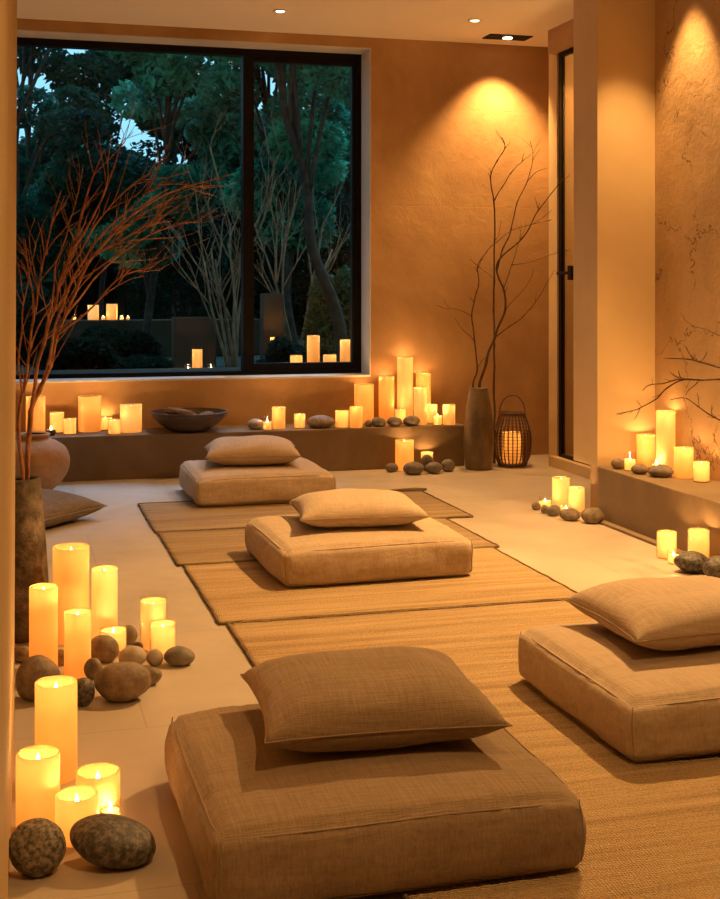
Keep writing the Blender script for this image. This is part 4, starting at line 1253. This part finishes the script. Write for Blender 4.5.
def leaf_mesh(name, n, clumps, size, seed, m):
    rg = random.Random(seed)
    verts, faces = [], []
    tot = sum(c[3] * c[4] * c[5] for c in clumps)
    for (cx, cy, cz, rx, ry, rz) in clumps:
        cnt = max(8, int(n * rx * ry * rz / tot)) if tot else n
        for _ in range(cnt):
            while True:
                p = Vector((rg.uniform(-1, 1), rg.uniform(-1, 1), rg.uniform(-1, 1)))
                if 0.1 < p.length < 1:
                    break
            p = p.normalized() * (p.length ** 0.6)
            o = Vector((cx + p.x * rx, cy + p.y * ry, cz + p.z * rz))
            s = size * rg.uniform(0.5, 1.0) ** 1.5 * 1.9
            ax = Vector((rg.gauss(0, 1), rg.gauss(0, 1), rg.gauss(-0.2, 0.7))).normalized()
            sd = ax.orthogonal().normalized()
            sd.rotate(Matrix.Rotation(rg.uniform(0, 6.28), 3, ax))
            nr = ax.cross(sd)
            b = len(verts)
            verts += [o - ax * s * .5, o + sd * s * .22 + nr * s * .05, o + ax * s * .55, o - sd * s * .22 + nr * s * .05]
            faces.append((b, b + 1, b + 2, b + 3))
    me = bpy.data.meshes.new(name)
    me.from_pydata([tuple(v) for v in verts], [], faces)
    me.materials.append(m)
    return me


def tree(loc, h, spread, label, lm, seed, leaves=5000, size=0.10, lean=(0.0, 0.0), trunk_r=0.07, base=0.35, density=11, group='garden trees behind the window'):
    rg = random.Random(seed)
    t = thing('garden_tree', loc, label, 'tree', group)
    bm = bmesh.new()
    top = Vector((lean[0], lean[1], h * 0.8))
    pts = [Vector((0, 0, 0))]
    for i in range(1, 7):
        f = i / 6
        pts.append(Vector((top.x * f + rg.uniform(-.06, .06) * h * .2, top.y * f, top.z * f)))
    sp = spline(pts, 4)
    tube(bm, sp, [trunk_r * (1 - 0.75 * i / (len(sp) - 1)) for i in range(len(sp))], 10)
    clumps = []
    for k in range(density):
        a = rg.uniform(0, 6.28)
        zf = base + (1 - base) * (k + 0.5) / density
        rr = spread * (1 - 0.45 * abs(zf - 0.6)) * rg.uniform(0.2, 0.95)
        c = Vector((lean[0] * zf + rr * math.cos(a), lean[1] * zf + rr * math.sin(a) * 0.7, h * zf))
        s = spread * rg.uniform(0.30, 0.52)
        clumps.append((c.x, c.y, c.z, s, s * 0.9, s * 0.62))
        st = sp[min(len(sp) - 1, int(len(sp) * max(0.15, zf - 0.22) / 0.85))]
        q = spline([st, st.lerp(c, 0.5) + Vector((0, 0, 0.08 * h)), c], 4)
        tube(bm, q, [trunk_r * 0.4 * (1 - 0.8 * i / (len(q) - 1)) for i in range(len(q))], 6)
    link('trunk', bm, M['trunk'], t)
    fo = bpy.data.objects.new('foliage', leaf_mesh('foliage', leaves, clumps, size, seed, lm))
    C.objects.link(fo); fo.parent = t
    return t


def shrub(loc, w, h, label, lm, seed, leaves=2500, size=0.07, group='garden shrubs behind the window', dy=0.6):
    rg = random.Random(seed)
    t = thing('garden_shrub', loc, label, 'shrub', group)
    cl = []
    for k in range(9):
        cl.append((rg.uniform(-.6, .6) * w, rg.uniform(-.5, .5) * dy, h * rg.uniform(0.2, 0.75), w * .42, dy * .45, h * .28))
    fo = bpy.data.objects.new('foliage', leaf_mesh('foliage', leaves, cl, size, seed, lm))
    C.objects.link(fo); fo.parent = t
    bm = bmesh.new()
    for c in cl[:6]:
        tube(bm, [(c[0] * .1, c[1] * .1, 0), (c[0] * .5, c[1] * .5, c[2] * .6), (c[0], c[1], c[2])], [0.018, 0.012, 0.005], 6)
    link('stems', bm, M['trunk'], t)
    return t


LF = M['leaf']
G0 = GZ
bm = bmesh.new(); box(bm, -4, 8, 19.6, 19.8, GZ, 3.0)  # dark barrier added behind the hedge, keeps low sky from showing through
for k in range(80):
    box(bm, -4 + 0.15 * k, -4 + 0.15 * k + 0.135, 19.57, 19.6, GZ, 3.05)
tag(link('sky_block_fence', bm, M['soil'], smooth=False), 'tall dark board fence added behind the hedge to block the low sky', 'fence')
tree((-0.05, 10.4, G0), 4.0, 0.85, 'dark tree at the far left of the window', LF[0], 11, 18000, 0.065, (0.1, 0), 0.05, 0.25, 16)
tree((1.35, 13.5, G0), 4.6, 1.0, 'blue green tree behind the middle of the left pane', LF[1], 12, 21000, 0.078, (0.45, 0), 0.05, 0.25, 20)
tree((2.75, 12.3, G0), 4.5, 0.85, 'mid green tree directly behind the mullion', LF[1], 13, 20000, 0.072, (-0.5, 0), 0.05, 0.28, 20)
tree((0.35, 15.9, G0), 4.9, 1.1, 'dark tree far back near the bright gap in the leaves', LF[0], 14, 20000, 0.085, (-0.3, 0), 0.06, 0.15, 18)
tree((2.72, 10.35, G0), 4.1, 0.8, 'tree with a leaning dark trunk behind the right pane', LF[1], 15, 15000, 0.065, (-0.72, 0), 0.06, 0.6, 13)
tree((3.95, 14.9, G0), 4.5, 1.1, 'tree far back behind the right edge of the window', LF[1], 16, 18000, 0.09, (0, 0), 0.06, 0.15, 18)
tree((-2.4, 13.0, G0), 4.4, 1.2, 'dark tree hidden mostly by the left pier', LF[0], 17, 9000, 0.11)
tree((5.4, 12.4, G0), 4.4, 1.2, 'tree beyond the right side of the window', LF[0], 18, 9000, 0.11)
tree((2.15, 17.3, G0), 5.0, 1.25, 'tall tree far back behind the left pane', LF[0], 19, 22000, 0.09, (0, 0), 0.06, 0.15, 20)
tree((1.15, 16.6, G0), 4.9, 0.75, 'sparse tree whose leaves let the bright sky through', LF[0], 21, 5000, 0.07, (0.1, 0), 0.04, 0.3, 16)
for k, (x, y, w_, h_, lab, li) in enumerate((
        (-1.0, 18.6, 0.85, 3.1, 'dense hedge shrub at the far left end of the garden', 3), (0.8, 18.7, 0.85, 3.0, 'dense hedge shrub far back left of centre', 3),
        (3.1, 18.8, 0.85, 3.1, 'dense hedge shrub far back behind the mullion', 3), (4.9, 18.7, 0.85, 3.2, 'dense hedge shrub far back behind the right pane', 3),
        (0.25, 13.0, 0.5, 0.85, 'low dark shrub in front of the far garden wall, left end', 3), (1.05, 12.7, 0.42, 0.42, 'low dark shrub below the two far wall candles', 3),
        (0.98, 9.9, 0.26, 0.22, 'low shrub near the glass beside the garden tealights', 3), (0.55, 9.7, 0.38, 0.38, 'low shrub at the bottom left of the window', 3),
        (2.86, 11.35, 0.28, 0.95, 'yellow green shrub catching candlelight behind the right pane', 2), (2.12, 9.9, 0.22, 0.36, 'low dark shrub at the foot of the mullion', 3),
        (3.15, 12.9, 0.5, 1.9, 'dark shrub behind the leaning trunk', 3), (1.95, 15.2, 0.7, 2.0, 'dark shrub behind the pale bare bush', 3))):
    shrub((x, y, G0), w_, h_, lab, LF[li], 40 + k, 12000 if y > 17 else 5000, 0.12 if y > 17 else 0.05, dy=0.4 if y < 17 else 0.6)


def bare_bush(loc, h, label, seed, spread, stems=6):
    rg = random.Random(seed)
    t = thing('bare_bush', loc, label, 'bush')
    bm = bmesh.new()
    def grow(p, d, ln, r, lvl):
        q = [p]
        dd = d.copy()
        for k in range(5):
            dd = (dd + Vector((rg.uniform(-.13, .13), rg.uniform(-.1, .1), rg.uniform(-.02, .1)))).normalized()
            q.append(q[-1] + dd * ln / 5)
        tube(bm, q, [r * (1 - .11 * i) for i in range(6)], 6)
        if lvl < 3:
            for k in (2, 3, 4, 5):
                if rg.random() < (0.8 if lvl < 2 else 0.6):
                    e = (dd + Vector((rg.uniform(-.75, .75), rg.uniform(-.4, .4), rg.uniform(-.1, .4)))).normalized()
                    grow(q[k], e, ln * rg.uniform(.4, .62), r * .5, lvl + 1)
    for s in range(stems):
        a = rg.uniform(-1, 1)
        grow(Vector((a * .05, rg.uniform(-.04, .04), 0)), Vector((a * spread, rg.uniform(-.15, .15), 1)).normalized(), h * rg.uniform(.55, .75), 0.016, 0)
    link('stems', bm, M['pale_lit_bark'], t)


bare_bush((1.80, 10.6, G0), 1.85, 'pale bare bush with many thin stems behind the left pane', 5, 0.30)
bare_bush((2.62, 11.9, G0), 1.9, 'pale bare bush spreading right behind the mullion', 9, 0.42, 5)

# ------------------------------------------------------------ sky, camera, view
wld = bpy.data.worlds.new('dusk_sky')
bpy.context.scene.world = wld
wld.use_nodes = True
bg = wld.node_tree.nodes['Background']
bg.inputs[0].default_value = (0.22, 0.52, 0.70, 1)
bg.inputs[1].default_value = 1.7
add_light('dusk_sky_light', 'SUN', (1.5, 11, 7), 6.5, (0.20, 0.55, 1.0), None, Vector((-0.42, -0.72, -0.95)).to_track_quat('-Z', 'Y').to_euler(), angle=R(32))

cam = bpy.data.cameras.new('camera')
co = bpy.data.objects.new('camera', cam)
C.objects.link(co)
bpy.context.scene.camera = co
co.location = (0, 0, 1.15)
co.rotation_euler = (R(90), 0, R(-15.4))
cam.sensor_fit = 'AUTO'
cam.sensor_width = 36
cam.lens = 1270 / 899 * 36
cam.shift_y = -(449.5 - 288) / 899
cam.clip_start = 0.05
cam.clip_end = 100

sc = bpy.context.scene
sc.view_settings.view_transform = 'Standard'
sc.view_settings.look = 'None'
sc.view_settings.gamma = 1
sc.view_settings.use_curve_mapping = False
sc.view_settings.exposure = 0.0
sc.cycles.use_denoising = True
sc.cycles.max_bounces = 8
sc.cycles.diffuse_bounces = 4
sc.cycles.glossy_bounces = 3
sc.cycles.transparent_max_bounces = 16
sc.cycles.transmission_bounces = 6
sc.cycles.sample_clamp_indirect = 4
sc.cycles.caustics_reflective = False
sc.cycles.caustics_refractive = False
